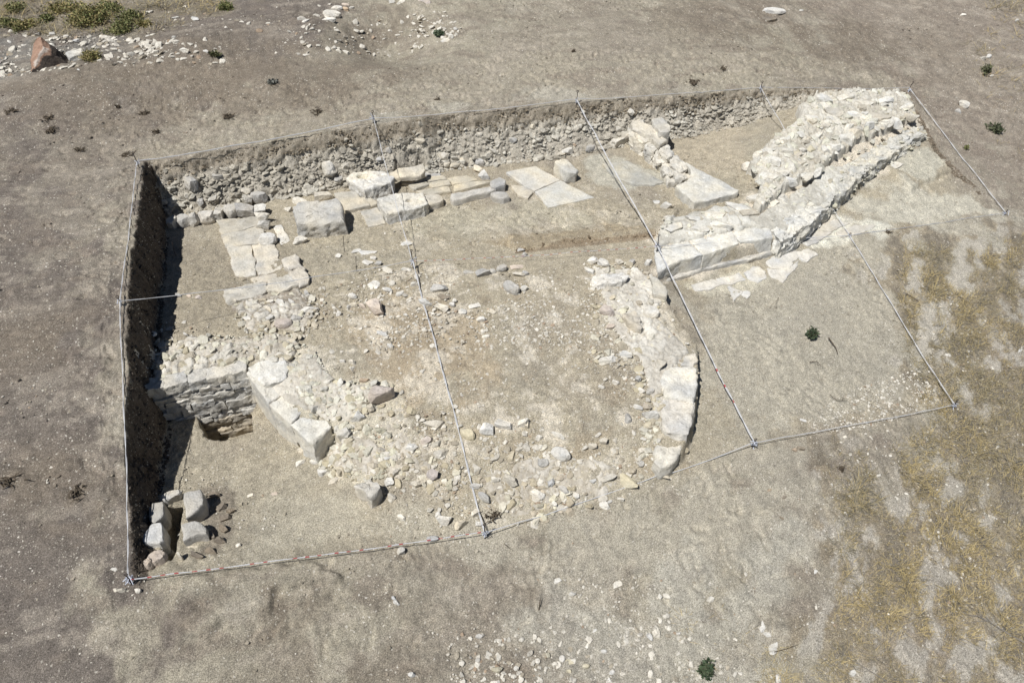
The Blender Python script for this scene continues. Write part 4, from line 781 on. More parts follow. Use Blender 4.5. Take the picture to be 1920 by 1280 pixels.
ST = '''357,338,42,34,g,b,blocky grey boulder stuck in the section above the kerb
375,373,14,26,g,a,narrow upright stone under the boulder in the section
410,333,22,18,g,a;440,312,24,14,c,a;617,311,28,34,w,a,white pointed stone set in the section left of the socketed block
636,334,18,24,g,r;650,312,20,16,c,a;503,447,36,36,w,r,pale boulder resting at the lower end of the stacked column
564,376,36,16,w,b;604,366,44,22,c,b;541,393,16,14,w,a;564,450,30,20,w,a,pale triangular stone below the left corner of the largest block
810,325,34,14,g,f;909,328,30,26,w,a,white lump leaning on the back of the cream paving
895,317,24,18,c,a;900,303,20,20,g,r;831,290,24,18,c,a;839,307,16,14,c,r;868,300,18,14,c,a;1062,282,28,18,w,a;1077,272,12,8,o,a
1107,277,22,18,g,r;1124,268,16,14,c,r;1158,264,44,26,w,b,white squared stone with a black shadow left of the cross wall
1172,251,20,24,c,r;1160,241,14,14,c,r;1249,384,24,20,w,a;1250,407,18,18,g,a;1231,377,14,10,w,f;1472,258,54,34,w,f,broad white flat stone under the thin cord behind the rubble core
1405,313,32,26,w,r,round white stone at the inner foot of the rubble core
1683,306,32,16,w,f,clean pale flat stone lying on the small raised platform
1182,205,14,24,w,a,pale upright stone in the section above the cross wall
704,529,30,20,w,f;778,532,18,15,w,b;823,537,34,24,g,a,grey wedge stone right of the middle cord, dark on its lower corner
830,553,28,14,s,f;798,565,28,24,w,a,white stone directly under the thick middle cord
830,573,36,26,c,a,split stone with a dark corner, right of the middle cord
890,570,24,13,w,f;867,581,18,13,w,f;848,570,12,10,w,r;852,562,10,12,w,r;922,581,18,12,c,f;902,597,18,16,w,a;959,537,38,30,g,r,banded grey boulder sitting alone below the row of round cobbles
983,539,15,15,w,r;878,508,24,12,g,f;905,509,30,28,g,a,pointed grey stone with a shadowed side in the row of cobbles
924,507,13,14,g,r;941,501,22,21,g,r,roundest grey cobble of the short cobble row
969,498,26,12,p,f;972,512,26,14,c,a;985,511,13,12,g,r;726,542,20,12,w,r;750,550,16,14,w,r;661,554,18,15,w,r;665,570,20,15,c,a;705,575,48,32,p,a,crumbly pink tinted lump in the upper left of the apse
761,589,12,10,w,a;716,622,28,12,w,f;722,633,14,10,w,a;732,647,15,12,w,a;868,638,11,16,c,a;911,630,16,10,w,r;684,711,22,12,o,a,orange tinted stone above the big pinkish stone
713,738,58,46,p,a,big pinkish broken stone at the edge of the ashlar rubble
672,776,34,32,w,a;752,734,9,15,c,a;697,765,20,20,c,a;815,792,44,24,c,a,long rough stone left of the middle cord above the yellowish stone
877,810,32,27,y,r,yellowish rounded stone beside the thick middle cord
913,802,30,30,w,b,left stone of the white pair beside the yellowish stone
943,793,34,28,w,b,right stone of the white pair beside the yellowish stone
982,790,28,20,c,a;772,834,26,25,w,a,white pointed stone with a dark right face left of the cord
802,822,28,22,p,a;646,809,30,34,w,b,pale squared stone just right of the ashlar corner
827,846,32,26,c,a;730,850,24,15,w,f;714,860,15,15,w,a;729,899,20,26,w,a;743,883,18,18,g,a;701,885,18,15,w,a;783,902,38,26,c,a,broad cream stone in the rubble left of the lower cord
810,886,28,28,p,a;834,901,14,13,w,a;755,967,22,16,w,a;834,971,30,24,w,a;822,962,12,16,w,a;864,979,28,22,c,b;892,958,24,20,w,b;908,930,30,18,g,r,smooth grey cobble just right of the cord above the front stake
891,909,22,15,g,r;811,1007,24,16,g,r,grey cobble touching the red banded cord
753,1031,20,22,g,a,lone grey stone on the outer side of the red banded cord
929,898,18,17,w,a;956,897,34,27,c,a;1006,923,32,21,w,b,squared white stone in the front rubble
1017,860,24,28,g,a;1051,846,38,34,w,r,largest rounded stone of the front rubble
972,841,20,14,c,a;1009,820,18,14,w,a;1046,814,28,16,w,a;1033,899,16,30,w,a;1057,915,24,16,g,r;896,980,14,15,w,a;735,930,18,15,c,a
1137,673,42,18,w,b,long white stone lying near the right rubble arm
1173,663,28,16,w,b;1236,680,24,32,c,a;1154,716,16,11,w,b;1135,709,13,12,c,a;1126,724,16,10,w,a;1202,730,15,16,w,a;1219,732,18,15,g,r;1195,708,14,18,w,a;1195,761,22,16,w,a
1218,777,32,27,w,a,sharp white stone with crisp edges inside the right slabs
1177,781,18,24,g,a;1214,797,14,12,g,a;980,791,26,24,w,a;1131,825,17,19,c,b;1111,834,19,17,c,a;1153,823,10,15,c,a;1204,843,19,18,c,b;1202,866,12,17,g,r;1138,892,38,21,c,a;1113,899,18,16,w,a
1178,899,38,34,y,a,mossy yellowish stone with a dark lower face on the front rope line
1081,927,14,17,w,b;1038,943,16,13,w,a;1143,939,12,9,w,r;1162,934,17,11,w,a;1133,943,34,15,w,a;1242,887,32,18,c,a,stone under the front cord at the end of the right wall
1106,506,26,16,w,b;1183,489,20,18,g,a;1159,488,22,20,c,a;1112,488,24,18,w,a;1130,492,28,20,w,a;1215,490,16,18,w,a;1138,545,16,14,c,a;1220,582,32,36,w,r,rounded pale rock at the outer edge of the right rubble arm
1136,582,34,26,p,a;1172,552,22,12,w,f;1166,562,20,14,w,f;1146,611,22,14,p,a;1206,628,12,12,c,a;1171,632,14,10,w,a;1178,645,20,12,w,a
533,604,34,26,p,r,pink rounded stone at the lower end of the bedded scatter
581,576,34,22,w,a,bright white angular stone right of the corner footing
528,568,22,14,w,a;508,566,14,10,w,a;485,574,24,22,c,r;505,579,26,14,c,a;460,560,20,12,c,a;556,596,20,18,g,a;463,594,18,10,w,f;490,590,16,14,w,a;505,597,18,16,w,a;547,566,20,14,w,a;576,549,16,12,g,a;636,587,13,13,w,a;660,570,22,14,g,a;680,572,20,14,p,a
335,553,16,12,g,r;355,554,12,10,p,r;372,556,18,14,p,a;286,623,18,11,w,f;318,614,16,9,c,f;345,603,12,8,w,f;349,626,13,10,w,a;338,642,14,10,w,a
617,717,22,14,w,b;657,716,12,10,w,b;643,676,12,11,w,b;660,678,16,13,w,a;568,845,20,18,c,a;563,865,22,16,w,a;588,866,15,12,w,a;605,885,24,18,w,a;628,900,28,12,c,a
530,895,10,7,w,f;470,926,14,8,w,f;513,924,14,9,p,f;503,985,8,7,w,a;447,1022,10,10,w,b;384,962,14,14,g,a;359,1026,28,8,c,f
690,470,34,12,w,f;690,489,22,12,w,f;700,482,14,10,w,a;710,492,16,12,g,a;728,504,26,13,w,f;763,503,22,10,w,f;634,477,12,10,w,f;763,453,24,18,w,f;668,468,22,10,w,f
976,468,16,12,g,a;984,476,18,13,g,a
259,1105,16,13,w,a;230,1104,18,14,c,a;218,1103,9,12,c,a;303,1125,7,9,w,f;213,1065,14,8,w,f;740,1121,13,11,w,a;744,1129,15,11,w,a;1044,1086,20,9,w,f;1072,1111,15,11,w,a;1157,1093,20,13,w,f;1331,1122,15,16,w,a,small white triangular stone alone on the pale front soil
1250,1115,16,15,w,r;1237,1116,9,12,w,a;1218,1190,13,20,w,a;1231,1185,20,20,w,a,larger of two white stones standing together on the front soil
1220,1210,11,9,w,a;771,1262,20,15,w,a;931,1252,22,18,y,a;928,1277,20,14,w,f;1066,1255,12,13,y,a;1097,1246,18,14,y,a;1143,1273,15,18,w,a;1147,1258,13,12,w,r;899,1190,15,12,g,r;896,1235,10,12,g,r;994,1222,15,14,g,r;1008,1236,10,13,w,r;1026,1224,10,14,y,a;1054,1231,12,16,w,r;1068,1237,16,13,y,f;1098,1207,15,12,w,f;1131,1219,13,13,w,a;968,1250,11,12,w,r;1040,1242,11,11,w,r;1114,1180,12,9,w,a;1272,1186,10,9,w,a;1378,1197,10,8,w,r
1427,1163,13,26,w,f,tall thin white stone, upper one of three in a line at the lower right
1437,1183,16,18,w,f,middle flat white stone of three in a line at the lower right
1449,1208,20,26,w,f,largest flat white stone of three in a line at the lower right
1459,1269,12,22,w,a;1530,1064,10,16,w,f;1556,1056,8,10,w,a;1555,1090,10,8,w,f;1529,1090,14,9,w,f;1597,1259,16,16,w,r,round white stone beside a pale twig near the bottom edge
1724,1278,10,9,w,r;1647,890,11,8,w,r;1583,816,10,8,w,f;1869,837,11,8,w,r;1777,663,12,9,w,f;1912,656,12,9,w,r;1506,786,16,7,w,f;1490,842,12,8,o,a;1500,838,16,12,s,a,brown lump of earth beside the front right cord
1442,918,9,7,o,a;1470,931,12,8,s,a;1465,970,9,9,s,a;1398,547,20,22,w,f,pale flat triangular chip sunk in soil in front of the curved wall
1450,21,44,18,w,r,far white boulder alone on the slope at the top
1444,36,34,11,s,f;1502,20,9,7,w,r;1853,105,12,12,w,r;1842,109,14,10,w,f;1826,112,8,7,w,r;1859,142,9,6,w,r;1806,197,22,18,w,a,upright whitish rock on the slope beyond the back right corner
1795,207,14,16,g,a;1817,136,8,6,w,r;1805,28,11,7,w,f;1906,38,10,7,w,f;143,106,34,30,w,a,tall pale rock just right of the red boulder
616,38,30,15,w,r,front white boulder of the far stone heap
623,26,36,20,w,r,grey white boulder in the middle of the far stone heap
632,15,22,14,w,r;648,9,16,8,p,r;648,17,14,11,o,r,orange tinted boulder on the far stone heap
660,15,10,7,w,r;565,37,22,12,g,a;573,40,18,12,w,a;845,70,12,14,w,a,upright white stone behind the green tuft beyond the back edge
836,75,22,10,w,f;854,54,10,8,w,r;680,87,12,10,w,a;646,88,8,12,w,a;634,95,14,8,w,f;648,97,16,7,w,f;576,103,16,6,w,f;735,5,12,10,w,a;752,4,22,10,w,a;797,2,30,9,p,a,reddish rock cut by the top edge of the picture
327,70,9,9,g,r;273,86,14,8,w,a;262,71,8,7,c,r;278,68,9,7,w,r;330,33,16,7,w,f;365,35,24,8,w,a;346,95,22,9,w,a;386,97,18,8,w,a;233,102,10,5,w,f;298,130,8,5,w,r;147,131,9,5,w,r;100,64,14,7,w,a;145,77,14,7,w,a;21,60,13,8,w,a;98,84,14,8,w,a;45,86,14,8,w,a;18,80,10,8,w,a;454,41,11,7,w,a;500,14,8,5,w,r;326,139,8,4,w,r'''
cnt = 0
for e in ST.replace('\n', ';').split(';'):
    f = e.split(',', 6); u, v, a, b = map(float, f[:4])
    if a <= 8: continue
    lab = f[6] if len(f) > 6 else autolabel(u, v, a, f[4], f[5])
    far = v < 150
    o = put_rock(u, v, a, b, f[4], f[5], hz=None if not far else b / ppm(hit(u, v)) * .7); cnt += 1
    tag(o, lab or SHARED, 'stone', 'loose stones lying about the dig')
# the red and black boulder
p = hit(98, 124); V, F = ICO[5]; V = V.copy(); k = ppm(p)
for n_, d_ in (((-.55, -.35, .75), .55), ((.75, -.1, .65), .52), ((.1, -.95, .25), .5), ((-.9, .1, .3), .75), ((.2, .9, .4), .6), ((.95, -.3, .1), .85)):
    n_ = np.array(n_) / np.linalg.norm(n_); e = V @ n_ - d_; q_ = e > 0; V[q_] -= e[q_, None] * n_ * .97
V = V + np.stack([fbm(V[:, 0] * 2.5 + i_ * 5, V[:, 1] * 2.5, V[:, 2] * 2.5, o=4, s=77 + i_) for i_ in range(3)], 1) * .12
V = V * np.array([40 / k, 26 / k, 50 / k]); V[:, 2] += .1; V = V + p
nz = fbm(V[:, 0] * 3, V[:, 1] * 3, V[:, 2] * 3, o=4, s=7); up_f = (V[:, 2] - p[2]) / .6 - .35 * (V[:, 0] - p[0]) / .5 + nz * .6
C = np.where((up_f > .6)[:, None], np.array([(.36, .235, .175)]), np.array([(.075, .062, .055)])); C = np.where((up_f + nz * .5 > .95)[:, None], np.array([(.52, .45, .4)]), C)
tag(mk('boulder', V, F, STONE, None, C, False, p), 'peaked boulder with a red top and dark side at the far left', 'boulder')

# ------------------------------------------------------------------ rubble too small and too many to count
PEB = [([(560, 540), (800, 510), (900, 620), (780, 720), (640, 700)], 26, .03, .075, .6), ([(880, 780), (1200, 800), (1200, 880), (900, 960)], 24, .03, .085, .65), ([(1090, 500), (1220, 560), (1280, 690), (1160, 700)], 24, .03, .08, .7), ([(0, 0), (460, 10), (640, 10), (520, 60), (300, 70)], 8, .03, .1, .6), ([(-40, -20), (1960, -20), (1960, 1300), (-40, 1300)], 60, .006, .02, .45), ([(560, 540), (700, 500), (1100, 520), (1230, 560), (1280, 700), (1230, 880), (1100, 960), (900, 980), (650, 900), (570, 700)], 210, .009, .036, .62),
       ([(860, 570), (1110, 560), (1120, 640), (900, 660)], 420, .012, .042, .75), ([(650, 540), (780, 520), (860, 600), (760, 680), (640, 640)], 150, .014, .045, .6), ([(1090, 480), (1240, 540), (1290, 680), (1200, 740), (1100, 660)], 240, .013, .05, .7),
       ([(620, 800), (860, 760), (900, 990), (650, 920)], 200, .013, .06, .65), ([(890, 820), (1190, 840), (1210, 890), (960, 990)], 230, .013, .06, .65), ([(450, 560), (620, 550), (660, 640), (500, 630)], 160, .015, .05, .5), ([(270, 590), (400, 585), (400, 640), (280, 650)], 110, .012, .05, .5),
       ([(1500, 790), (1600, 730), (1720, 690), (1770, 750), (1640, 800), (1520, 815)], 650, .01, .035, .7), ([(850, 1180), (1300, 1150), (1420, 1290), (820, 1290)], 230, .011, .055, .8), ([(1000, 1080), (1420, 1060), (1420, 1180), (1060, 1170)], 190, .009, .034, .8),
       ([(1680, 470), (1800, 520), (1780, 600), (1690, 560)], 150, .01, .03, .6), ([(1560, 830), (1920, 420), (1960, 1290), (1400, 1290)], 60, .009, .036, .75), ([(380, 70), (480, 90), (420, 125), (330, 120), (300, 90)], 60, .02, .09, .8), ([(480, 90), (640, 20), (830, 20), (880, 70), (700, 105), (540, 115)], 75, .02, .1, .8), ([(-30, 60), (230, 70), (430, 120), (180, 125), (-30, 150)], 110, .02, .12, .8),
       ([(250, 540), (420, 540), (560, 400), (640, 500), (500, 600)], 40, .008, .022, .4), ([(650, 440), (900, 400), (1200, 420), (900, 500), (660, 520)], 40, .008, .025, .5), ([(300, 860), (560, 880), (900, 1010), (260, 1090)], 60, .007, .028, .45), ([(-20, 500), (230, 480), (230, 1280), (-20, 1280)], 30, .007, .022, .45), ([(1300, 540), (1600, 460), (1740, 700), (1420, 820)], 45, .007, .022, .5)]
Ps, Ss, Cs = [], [], []
for px, dens, s0, s1, bright in PEB:
    poly = pxpoly(px); n = int(dens * area(poly)); q = samp(poly, n); cl = fbm(q[:, 0] * .8, q[:, 1] * .8, o=3, s=int(dens)) ; q = q[cl + rng.uniform(-.5, .5, n) > -.12]
    s_ = s0 + (s1 - s0) * rng.uniform(0, 1, len(q)) ** 3.2; Ps.append(np.c_[q, H(q[:, 0], q[:, 1])]); Ss.append(s_)
    a_ = rng.uniform(0, 1, (len(q), 1)); base = np.where(a_ < bright, np.array([.64, .605, .535]), np.where(a_ < .95, np.array([.42, .375, .3]), np.array([.4, .31, .23])))
    Cs.append(base * rng.uniform(.8, 1.12, (len(q), 1)))
P_ = np.concatenate(Ps); S_ = np.concatenate(Ss); C_ = np.concatenate(Cs)
dB_ = np.interp(P_[:, 0], RIM_B[:, 0], RIM_B[:, 1]) - P_[:, 1]; ok = ~((dB_ > -.05) & (dB_ < .5) & (P_[:, 0] > 0) & (P_[:, 0] < 20)); P_, S_, C_ = P_[ok], S_[ok], C_[ok]
scatter_mesh('pebbles', P_, S_, C_, LIB)
# clods of the same soil
poly = pxpoly([(-40, -20), (1960, -20), (1960, 1300), (-40, 1300)]); q = samp(poly, 26000); f = fbm(q[:, 0] * .9, q[:, 1] * .9, o=4, s=131); q = q[f + rng.uniform(-.4, .4, len(q)) > 0]
ci = np.clip(np.searchsorted(AX, q[:, 0]), 0, nx - 1); cj = np.clip(np.searchsorted(AY, q[:, 1]), 0, ny - 1)
scatter_mesh('soil_clods', np.c_[q, H(q[:, 0], q[:, 1])], .008 + .03 * rng.uniform(0, 1, len(q)) ** 4, C3[cj, ci] * rng.uniform(.85, 1.15, (len(q), 1)), LIB)
# the rubble bedded in the back section
n = 6500; x = rng.uniform(.1, 15.5, n); fr = 1 - rng.uniform(0, 1, n) ** 1.4 * .8; fr = np.where(rng.random(n) < .12, rng.uniform(.05, .4, n), fr)
bB_ = np.interp(x, [-1, 3, 10, 13, 15, 17, 21], [.45, .5, .52, .42, .38, .25, .2]); y = np.interp(x, RIM_B[:, 0], RIM_B[:, 1]) - bB_ * fr * 1.08
y = y - .03; z = H(x, y); cz = fbm(x * 1.3, fr * 3, o=3, s=5); s_ = .012 + (.05 + .06 * ss(cz * 2 + .5)) * rng.uniform(0, 1, n) ** 6; keep_ = (cz + rng.uniform(-.3, .3, n) > -.28) | (s_ > .04); x, y, z, s_, fr, n = x[keep_], y[keep_], z[keep_], s_[keep_], fr[keep_], int(keep_.sum())
cm = ss(fbm(x * .7, fr * 2, o=2, s=3) * 2 + .4)[:, None]
C_ = (np.array([.55, .525, .465]) * cm + np.array([.44, .41, .35]) * (1 - cm)) * rng.uniform(.75, 1.12, (n, 1))
n2 = 7000; x2 = rng.uniform(.05, 19.6, n2); f2_ = rng.uniform(.0, 1, n2) ** 1.4 * .8; b2 = np.interp(x2, [-1, 3, 10, 13, 15, 17, 21], [.45, .5, .52, .42, .38, .25, .2]); y2 = np.interp(x2, RIM_B[:, 0], RIM_B[:, 1]) - b2 * f2_ - .02
c2 = np.where((f2_ < .3 + .1 * fbm(x2, x2 * 0, o=2, s=4))[:, None], np.array([.27, .23, .175]), np.array([.43, .405, .35])) * rng.uniform(.75, 1.15, (n2, 1))
yl = rng.uniform(-.0, 4.85, 3600) + rng.choice([0, 4.6], 3600); yl = np.clip(yl, .15, 9.3); xl = np.interp(yl, RIM_L[:, 1], RIM_L[:, 0]) + rng.uniform(0, 1, 3600) ** 1.5 * .24; cl_ = np.array([.11, .092, .075]) * rng.uniform(.7, 1.2, (3600, 1))  # crumbs on the left face, colour darkened to deepen its shade
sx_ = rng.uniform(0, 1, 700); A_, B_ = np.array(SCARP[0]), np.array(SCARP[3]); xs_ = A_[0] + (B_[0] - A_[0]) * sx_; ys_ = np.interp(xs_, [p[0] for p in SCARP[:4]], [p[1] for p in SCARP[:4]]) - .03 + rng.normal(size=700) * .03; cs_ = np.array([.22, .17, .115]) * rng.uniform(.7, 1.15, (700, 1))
yr = rng.uniform(5.6, 9.6, 1400); xr = np.interp(yr, RIM_R[:, 1], RIM_R[:, 0]) - rng.uniform(-.04, .14, 1400); cr = np.array([.2, .165, .125]) * rng.uniform(.7, 1.2, (1400, 1)); xs_, ys_, cs_ = np.r_[xs_, xr], np.r_[ys_, yr], np.r_[cs_, cr]
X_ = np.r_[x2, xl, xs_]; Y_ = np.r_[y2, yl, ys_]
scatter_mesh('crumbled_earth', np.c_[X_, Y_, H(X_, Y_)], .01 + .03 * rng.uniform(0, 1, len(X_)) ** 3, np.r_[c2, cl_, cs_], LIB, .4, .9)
scatter_mesh('section_rubble', np.c_[x, y, z], s_, C_, LIB3, .35, .8)
# a few dozen bigger stones set in the section
nb = 18
for i in range(nb):
    u = 300 + (1240 - 300) * (i + rng.uniform(.1, .9)) / nb; vr = np.interp(u, [262, 500, 830, 1080, 1260], [306, 270, 218, 198, 186]); vb = vr + np.interp(u, [262, 500, 830, 1080, 1260], [100, 95, 100, 90, 80]); v = vr + (vb - vr) * rng.uniform(.35, .95)
    wv = rng.uniform(12, 24); tn = 'g' if rng.random() < .5 else 'c'
    o = put_rock(u, v, wv, wv * rng.uniform(.6, .95), tn, 'a' if rng.random() < .75 else 'r', lift=.0, hz=.12); l = autolabel(u, v, wv, tn, 'a'); tag(o, l.replace('stone', 'stone in the section', 1) if l and len(l.split()) < 14 else 'grey stone protruding from the rubble section among many alike', 'stone', 'loose stones lying about the dig')
# dark crumbly soil lumps beside the grave
for (u, v, a, b) in ((405, 925, 26, 20), (416, 945, 22, 26), (424, 968, 26, 20), (420, 990, 24, 18), (412, 1012, 26, 20), (395, 1030, 30, 16), (433, 955, 16, 18), (398, 1002, 24, 18), (372, 1040, 30, 14)):
    o = put_rock(u, v, a, b, (.24, .205, .165), 'a', hz=.12, name='earth_lump'); tag(o, 'dark crumbly lump of earth on the right side of the grave', 'earth lump', 'lumps of dug earth beside the grave')

# ------------------------------------------------------------------ plants
def leaves(c, rx, ry, rz, n, ls, cols, r_):
    d = r_.normal(size=(n, 3)); d /= np.linalg.norm(d, axis=1)[:, None]; rad = r_.uniform(.25, 1, n)[:, None] ** .6
    cl = r_.normal(size=(max(3, n // 60), 3)) * .5; pick = cl[r_.integers(0, len(cl), n)]
    P = (d * rad * .6 + pick * .55) * np.array([rx, ry, rz]); P[:, 2] = np.abs(P[:, 2]) * 1.05; P = P + c
    t = r_.normal(size=(n, 3)); t[:, 2] = np.abs(t[:, 2]) * .8; t /= np.linalg.norm(t, axis=1)[:, None]; b = np.cross(t, r_.normal(size=(n, 3))); b /= np.linalg.norm(b, axis=1)[:, None]
    L = ls * r_.uniform(.6, 1.4, (n, 1)); V = np.stack([P, P + t * L * .5 + b * L * .28, P + t * L, P + t * L * .5 - b * L * .28], 1).reshape(-1, 3)
    F = np.arange(4 * n).reshape(-1, 4); C = np.repeat(np.array(cols)[r_.integers(0, len(cols), n)] * r_.uniform(.7, 1.25, (n, 1)), 4, 0); return V, F, C
def plant(u, v, wpx, hpx, n, ls, cols, label, name='shrub', cat='shrub', group=None, stems=6):
    _sd[0] += 3; r_ = np.random.default_rng(9000 + _sd[0]); p = hit(u, v + hpx * .35); k = ppm(p); rx = wpx / k / 2 * 1.1; rz = max(hpx / k * .7, .04)
    t = thing(name, p, label, cat, group); V, F, C = leaves(p + np.array([0, 0, .01]), rx, rx * .9, rz, n, ls, cols, r_); mk('foliage', V, F, LEAF, t, C, False)
    parts = []
    for q in range(stems):
        e = p + np.array([r_.normal() * rx * .5, r_.normal() * rx * .5, rz * r_.uniform(.5, .9)]); parts.append(tube([p - np.array([0, 0, .03]), (p + e) / 2 + r_.normal(size=3) * rx * .08, e], np.array([.012, .008, .004]) * max(1, rx * 2), 5))
    V, F = join(parts); mk('stems', V, F, TWIG, t)
GR = [(.11, .13, .05), (.16, .17, .07), (.24, .22, .1)]; YG = [(.22, .2, .08), (.3, .25, .11), (.16, .16, .06), (.36, .29, .14)]; DG = [(.04, .06, .033), (.06, .085, .045), (.1, .115, .07)]
for a in ((32, 14, 40, 14, 1300, 0.055, GR, 'low green bush at the extreme top left corner'), (18, 42, 40, 18, 1300, 0.055, GR, 'green bush at the left border below the corner bush'), (48, 46, 44, 20, 1300, 0.055, YG, 'yellow green bush right of the left border bush'), (40, 52, 30, 16, 780, 0.055, GR, 'small green bush in front of the yellow green bush'), (120, 14, 60, 18, 1560, 0.061, YG, 'wide yellowish bush at the top edge left of the largest bush'),
          (168, 28, 80, 40, 3380, 0.061, [*YG, *GR], 'largest bush, yellow green, in the top left bushes'), (205, 14, 50, 24, 1560, 0.055, GR, 'upright green bush behind the largest bush at the top edge'), (245, 30, 54, 20, 1820, 0.055, GR, 'green bush at the right end of the far bushes'), (232, 51, 50, 22, 1820, 0.055, GR, 'dark green bush lowest of the far bushes'), (273, 45, 26, 16, 780, 0.055, YG, 'small yellow tuft right of the lowest dark green bush'), (425, 12, 30, 16, 1040, 0.055, GR, 'lone green bush standing apart at the top edge'), (173, 104, 38, 24, 1560, 0.044, YG, 'yellow green bush between the red boulder and the soil slope'), (90, 34, 26, 16, 780, 0.055, GR, 'slim green bush left of the largest bush')):
    plant(*a, group='bushes in the far left corner')
plant(1517, 620, 28, 28, 420, .05, DG, 'single dark green plant growing on the bare right terrace', 'plant', 'plant')
plant(1322, 1246, 40, 28, 380, .055, DG, 'dark green sprawling plant at the bottom edge', 'plant', 'plant')
plant(1866, 238, 30, 26, 420, .07, [(.1, .11, .065), (.14, .145, .09), (.06, .075, .04)], 'dull green bush on the slope at the right', 'shrub')
plant(1846, 128, 22, 22, 300, .07, [(.1, .11, .06), (.13, .13, .08)], 'dark weed in front of small white stones on the right slope', 'weed', 'weed')
plant(824, 62, 24, 12, 300, .07, [(.07, .1, .06), (.11, .13, .08)], 'grey green tuft by white stones beyond the back edge', 'plant', 'plant')
plant(1810, 276, 12, 10, 120, .05, GR, 'tiny green tuft right of the right side cord', 'plant', 'plant')
plant(511, 156, 28, 10, 160, .06, [(.12, .125, .11), (.17, .17, .15)], 'grey green cushion plant on the far slope', 'plant', 'plant')
plant(400, 100, 26, 12, 160, .07, [(.08, .09, .04), (.14, .13, .07)], 'dull tuft beside pale rubble on the far mound', 'plant', 'plant')
def weed(u, v, wpx, n, label, h=.06):
    _sd[0] += 3; r_ = np.random.default_rng(7000 + _sd[0]); p = hit(u, v); k = ppm(p); parts = []
    for q in range(n):
        a = r_.uniform(0, 6.28); L = wpx / k / 2 * r_.uniform(.5, 1.1); c = p + np.array([r_.normal(), r_.normal(), 0]) * wpx / k * .16; e = c + np.array([math.cos(a) * L, math.sin(a) * L * .7, h * r_.uniform(.0, 1.6)])
        parts.append(tube([c, (c + e) / 2 + np.array([0, 0, h * r_.uniform(.2, .9)]), e], np.array([.011, .009, .004]) * (1 + 12 / k), 4))
    V, F = join(parts); tag(mk('dead_weed', V, F, TWIG, None, None, False, p), label, 'weed', 'dead weeds dried on the upper soil')
for u, v, wv, l in ((271, 216, 22, 'dead brown weed on the soil behind the back left corner stake'), (294, 250, 18, 'darkest dead weed clump nearest the back left corner stake'), (428, 219, 26, 'flat dead weed clump behind the left part of the back edge'), (594, 212, 26, 'dead weed left of the taped back stake'), (820, 189, 16, 'thin dead weed behind the back edge right of the taped stake'), (1301, 156, 22, 'reddish dead weed behind the back edge above the cross wall'), (1354, 131, 14, 'small dead weed farther up the slope behind the cross wall'), (22, 212, 24, 'dead weed at the left margin on the dark slope'), (90, 224, 22, 'low dead weed on the dark slope left of the back corner'), (95, 247, 24, 'dead weed just below another on the dark left slope'), (240, 293, 24, 'dead weed touching the left end of the back cord'), (150, 284, 18, 'dead weed on the trampled soil left of the corner'), (146, 925, 36, 'large dead weed on the dark soil left of the trench'), (20, 905, 44, 'largest dead weed, cut by the left margin'), (1663, 437, 12, 'small dead weed beside the terrace cord'), (1075, 99, 12, 'tiny dead weed in the middle of the far slope'), (222, 202, 12, 'tiny dead weed on the slope above the corner stake'), (925, 968, 26, 'dark dead sprig beside the front end of the middle cord'), (1576, 880, 16, 'small brown sprig below the front right cord')):
    weed(u, v, wv, 26 if wv > 16 else 14, l)
def branch(pts, rad, label, forks=5, name='dead_branch'):
    _sd[0] += 3; r_ = np.random.default_rng(5000 + _sd[0]); P = hits([p[0] for p in pts], [p[1] for p in pts]); P[:, 2] += .03 + r_.uniform(0, .05, len(P)); parts = [tube(P, np.linspace(rad, rad * .35, len(P)), 6)]
    for q in range(forks):
        i = r_.integers(0, len(P) - 1); c = P[i] + (P[i + 1] - P[i]) * r_.random(); d = P[i + 1] - P[i]; d = d / np.linalg.norm(d); a = r_.choice([-1, 1]) * r_.uniform(.3, .8); d = np.array([d[0] * math.cos(a) - d[1] * math.sin(a), d[0] * math.sin(a) + d[1] * math.cos(a), .05]); L = r_.uniform(.2, .6) * np.linalg.norm(P[-1] - P[0]) * .6
        e = c + d * L; parts.append(tube([c, c + d * L * .5 + r_.normal(size=3) * .02, e], np.array([.6, .45, .25]) * rad, 5))
    V, F = join(parts); return tag(mk(name, V, F, DEADW if rad > .008 and name == 'dead_branch' else TWIG, None, None, False, tuple(P[0])), label, 'branch')
DEADW = plain('weathered_wood', (.2, .18, .155), .9)
branch([(1925, 1212), (1890, 1190), (1862, 1172), (1830, 1158), (1775, 1150)], .014, 'grey dead branch lying in dry grass at the lower right margin', 7)
branch([(1660, 1280), (1630, 1262), (1595, 1240), (1558, 1215)], .009, 'bleached thin twig near the bottom right of the picture', 3)
branch([(1915, 905), (1895, 885), (1880, 850)], .009, 'grey twig at the right margin among grass', 4)
branch([(1552, 637), (1560, 648), (1566, 656), (1570, 666)], .013, 'short dark crooked stick on the terrace below the green plant', 1, 'stick')
branch([(1517, 683), (1530, 680), (1538, 689)], .009, 'small dark stick lower on the terrace', 2, 'stick')
branch([(1554, 744), (1568, 755), (1588, 753)], .007, 'thin dark twig above the gravel on the terrace', 1, 'stick')
branch([(1458, 563), (1453, 572), (1455, 581)], .006, 'little curved dark twig on the upper terrace', 0, 'stick')
branch([(1698, 554), (1712, 562), (1722, 570)], .012, 'reddish dead stick across the cord on the right of the terrace', 1, 'stick')
branch([(1010, 1146), (1012, 1132), (1014, 1124)], .01, 'short upright dark stick on the front soil', 0, 'stick')
branch([(1450, 1225), (1475, 1218), (1494, 1212)], .008, 'dark twig beside the largest of three white stones', 2, 'stick')
branch([(945, 1022), (955, 1030), (963, 1036)], .006, 'pale straw twig below the front middle stake', 0, 'stick')
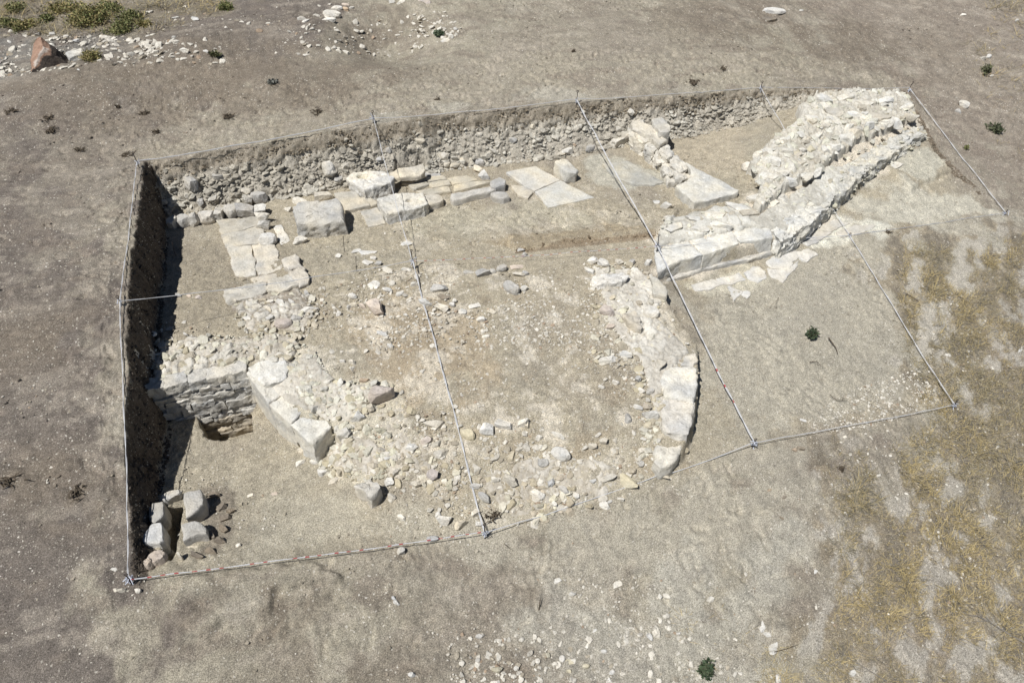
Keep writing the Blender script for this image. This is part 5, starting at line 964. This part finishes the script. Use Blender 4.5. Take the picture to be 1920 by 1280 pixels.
# dry grass and litter
GP = [([(1690, 440), (1800, 480), (1990, 420), (2010, 1310), (1420, 1310), (1560, 1180), (1580, 930), (1740, 790), (1690, 600)], 1500, 0), ([(1390, 1190), (1470, 1200), (1480, 1300), (1360, 1300)], 800, .7), ([(1560, 830), (1640, 830), (1640, 1150), (1560, 1180)], 500, 0), ([(1240, 1150), (1360, 1150), (1360, 1240), (1290, 1230)], 160, 1), ([(1840, -20), (1960, -20), (1960, 60), (1860, 40)], 120, 1), ([(-60, -20), (460, -20), (420, 20), (300, 62), (-60, 70)], 260, .7), ([(1800, 60), (1960, 60), (1960, 320), (1880, 300)], 60, 0)]
Vs, Cs, o = [], [], 0
for px, dens, bright in GP:
    poly = pxpoly(px); n = int(dens * area(poly)); m = n // 22; tc = samp(poly, m); qq = tc[rng.integers(0, m, n)]; off_ = rng.normal(size=(n, 2)) * .07; loose = rng.random(n) < .3
    q = np.where(loose[:, None], samp(poly, n), qq + off_); f = fbm((q[:, 0] + q[:, 1]) * 1.1 + 3, (q[:, 1] - q[:, 0]) * 1.9, o=6, s=101, g=.6) * 2.6 + fbm(q[:, 0] * 4, q[:, 1] * 4, o=3, s=7) * .9 + bright * .5 + .3
    kp = f + rng.uniform(-.35, .35, n) > 0; q, off_, loose = q[kp], off_[kp], loose[kp]; n = len(q); P = np.c_[q, H(q[:, 0], q[:, 1])]; oa = np.arctan2(off_[:, 1], off_[:, 0])
    cl = fbm(q[:, 0] * 1.3, q[:, 1] * 1.3, o=3, s=17); a = np.where(loose, rng.normal(.6, .9, n) + cl * 3, oa + rng.normal(0, .5, n)); far = 1 + 1.2 * (q[:, 1] > 9)
    L = rng.uniform(.06, .2, n) * far * np.where(~loose & (_h(np.floor(q[:, 0] * 2.2).astype(np.int64), np.floor(q[:, 1] * 2.2).astype(np.int64), np.int64(1), 7) > .72), 1.7, 1); up_ = np.where(loose, rng.uniform(.02, .2, n), rng.uniform(.1, .9, n)); d = np.stack([np.cos(a), np.sin(a), up_], 1); d /= np.linalg.norm(d, axis=1)[:, None]; sd_ = np.stack([-np.sin(a), np.cos(a), 0 * a], 1) * (.0026 * far)[:, None]
    m_ = P + d * (L * .55)[:, None] + np.array([0, 0, .01]); e = P + d * L[:, None] - np.stack([0 * a, 0 * a, L * .18 * up_], 1); e[:, 2] = np.maximum(e[:, 2], P[:, 2] + .01)
    Vs.append(np.stack([P - sd_, P + sd_, m_ + sd_ * .8, m_ - sd_ * .8, e], 1).reshape(-1, 3))
    yl = ss(fbm(q[:, 0] * .7, q[:, 1] * .7, o=3, s=27) * 2.2 + .35 + .3 * bright)[:, None]; mixn = rng.random((n, 1))
    c = np.where(mixn < .25 + .5 * yl, np.array([.43, .34, .17]), np.where(mixn < .8, np.array([.29, .25, .16]), np.array([.16, .15, .13]))) * rng.uniform(.55, 1.3, (n, 1)); Cs.append(np.repeat(c, 5, 0))
V = np.concatenate(Vs); n = len(V) // 5; b = np.arange(n)[:, None] * 5
tag(mk('dry_grass', V, [b + np.array([[0, 1, 2, 3]]), b + np.array([[3, 2, 4]])], GRASS, None, np.concatenate(Cs), False, (0, 0, 0)), kind='stuff')
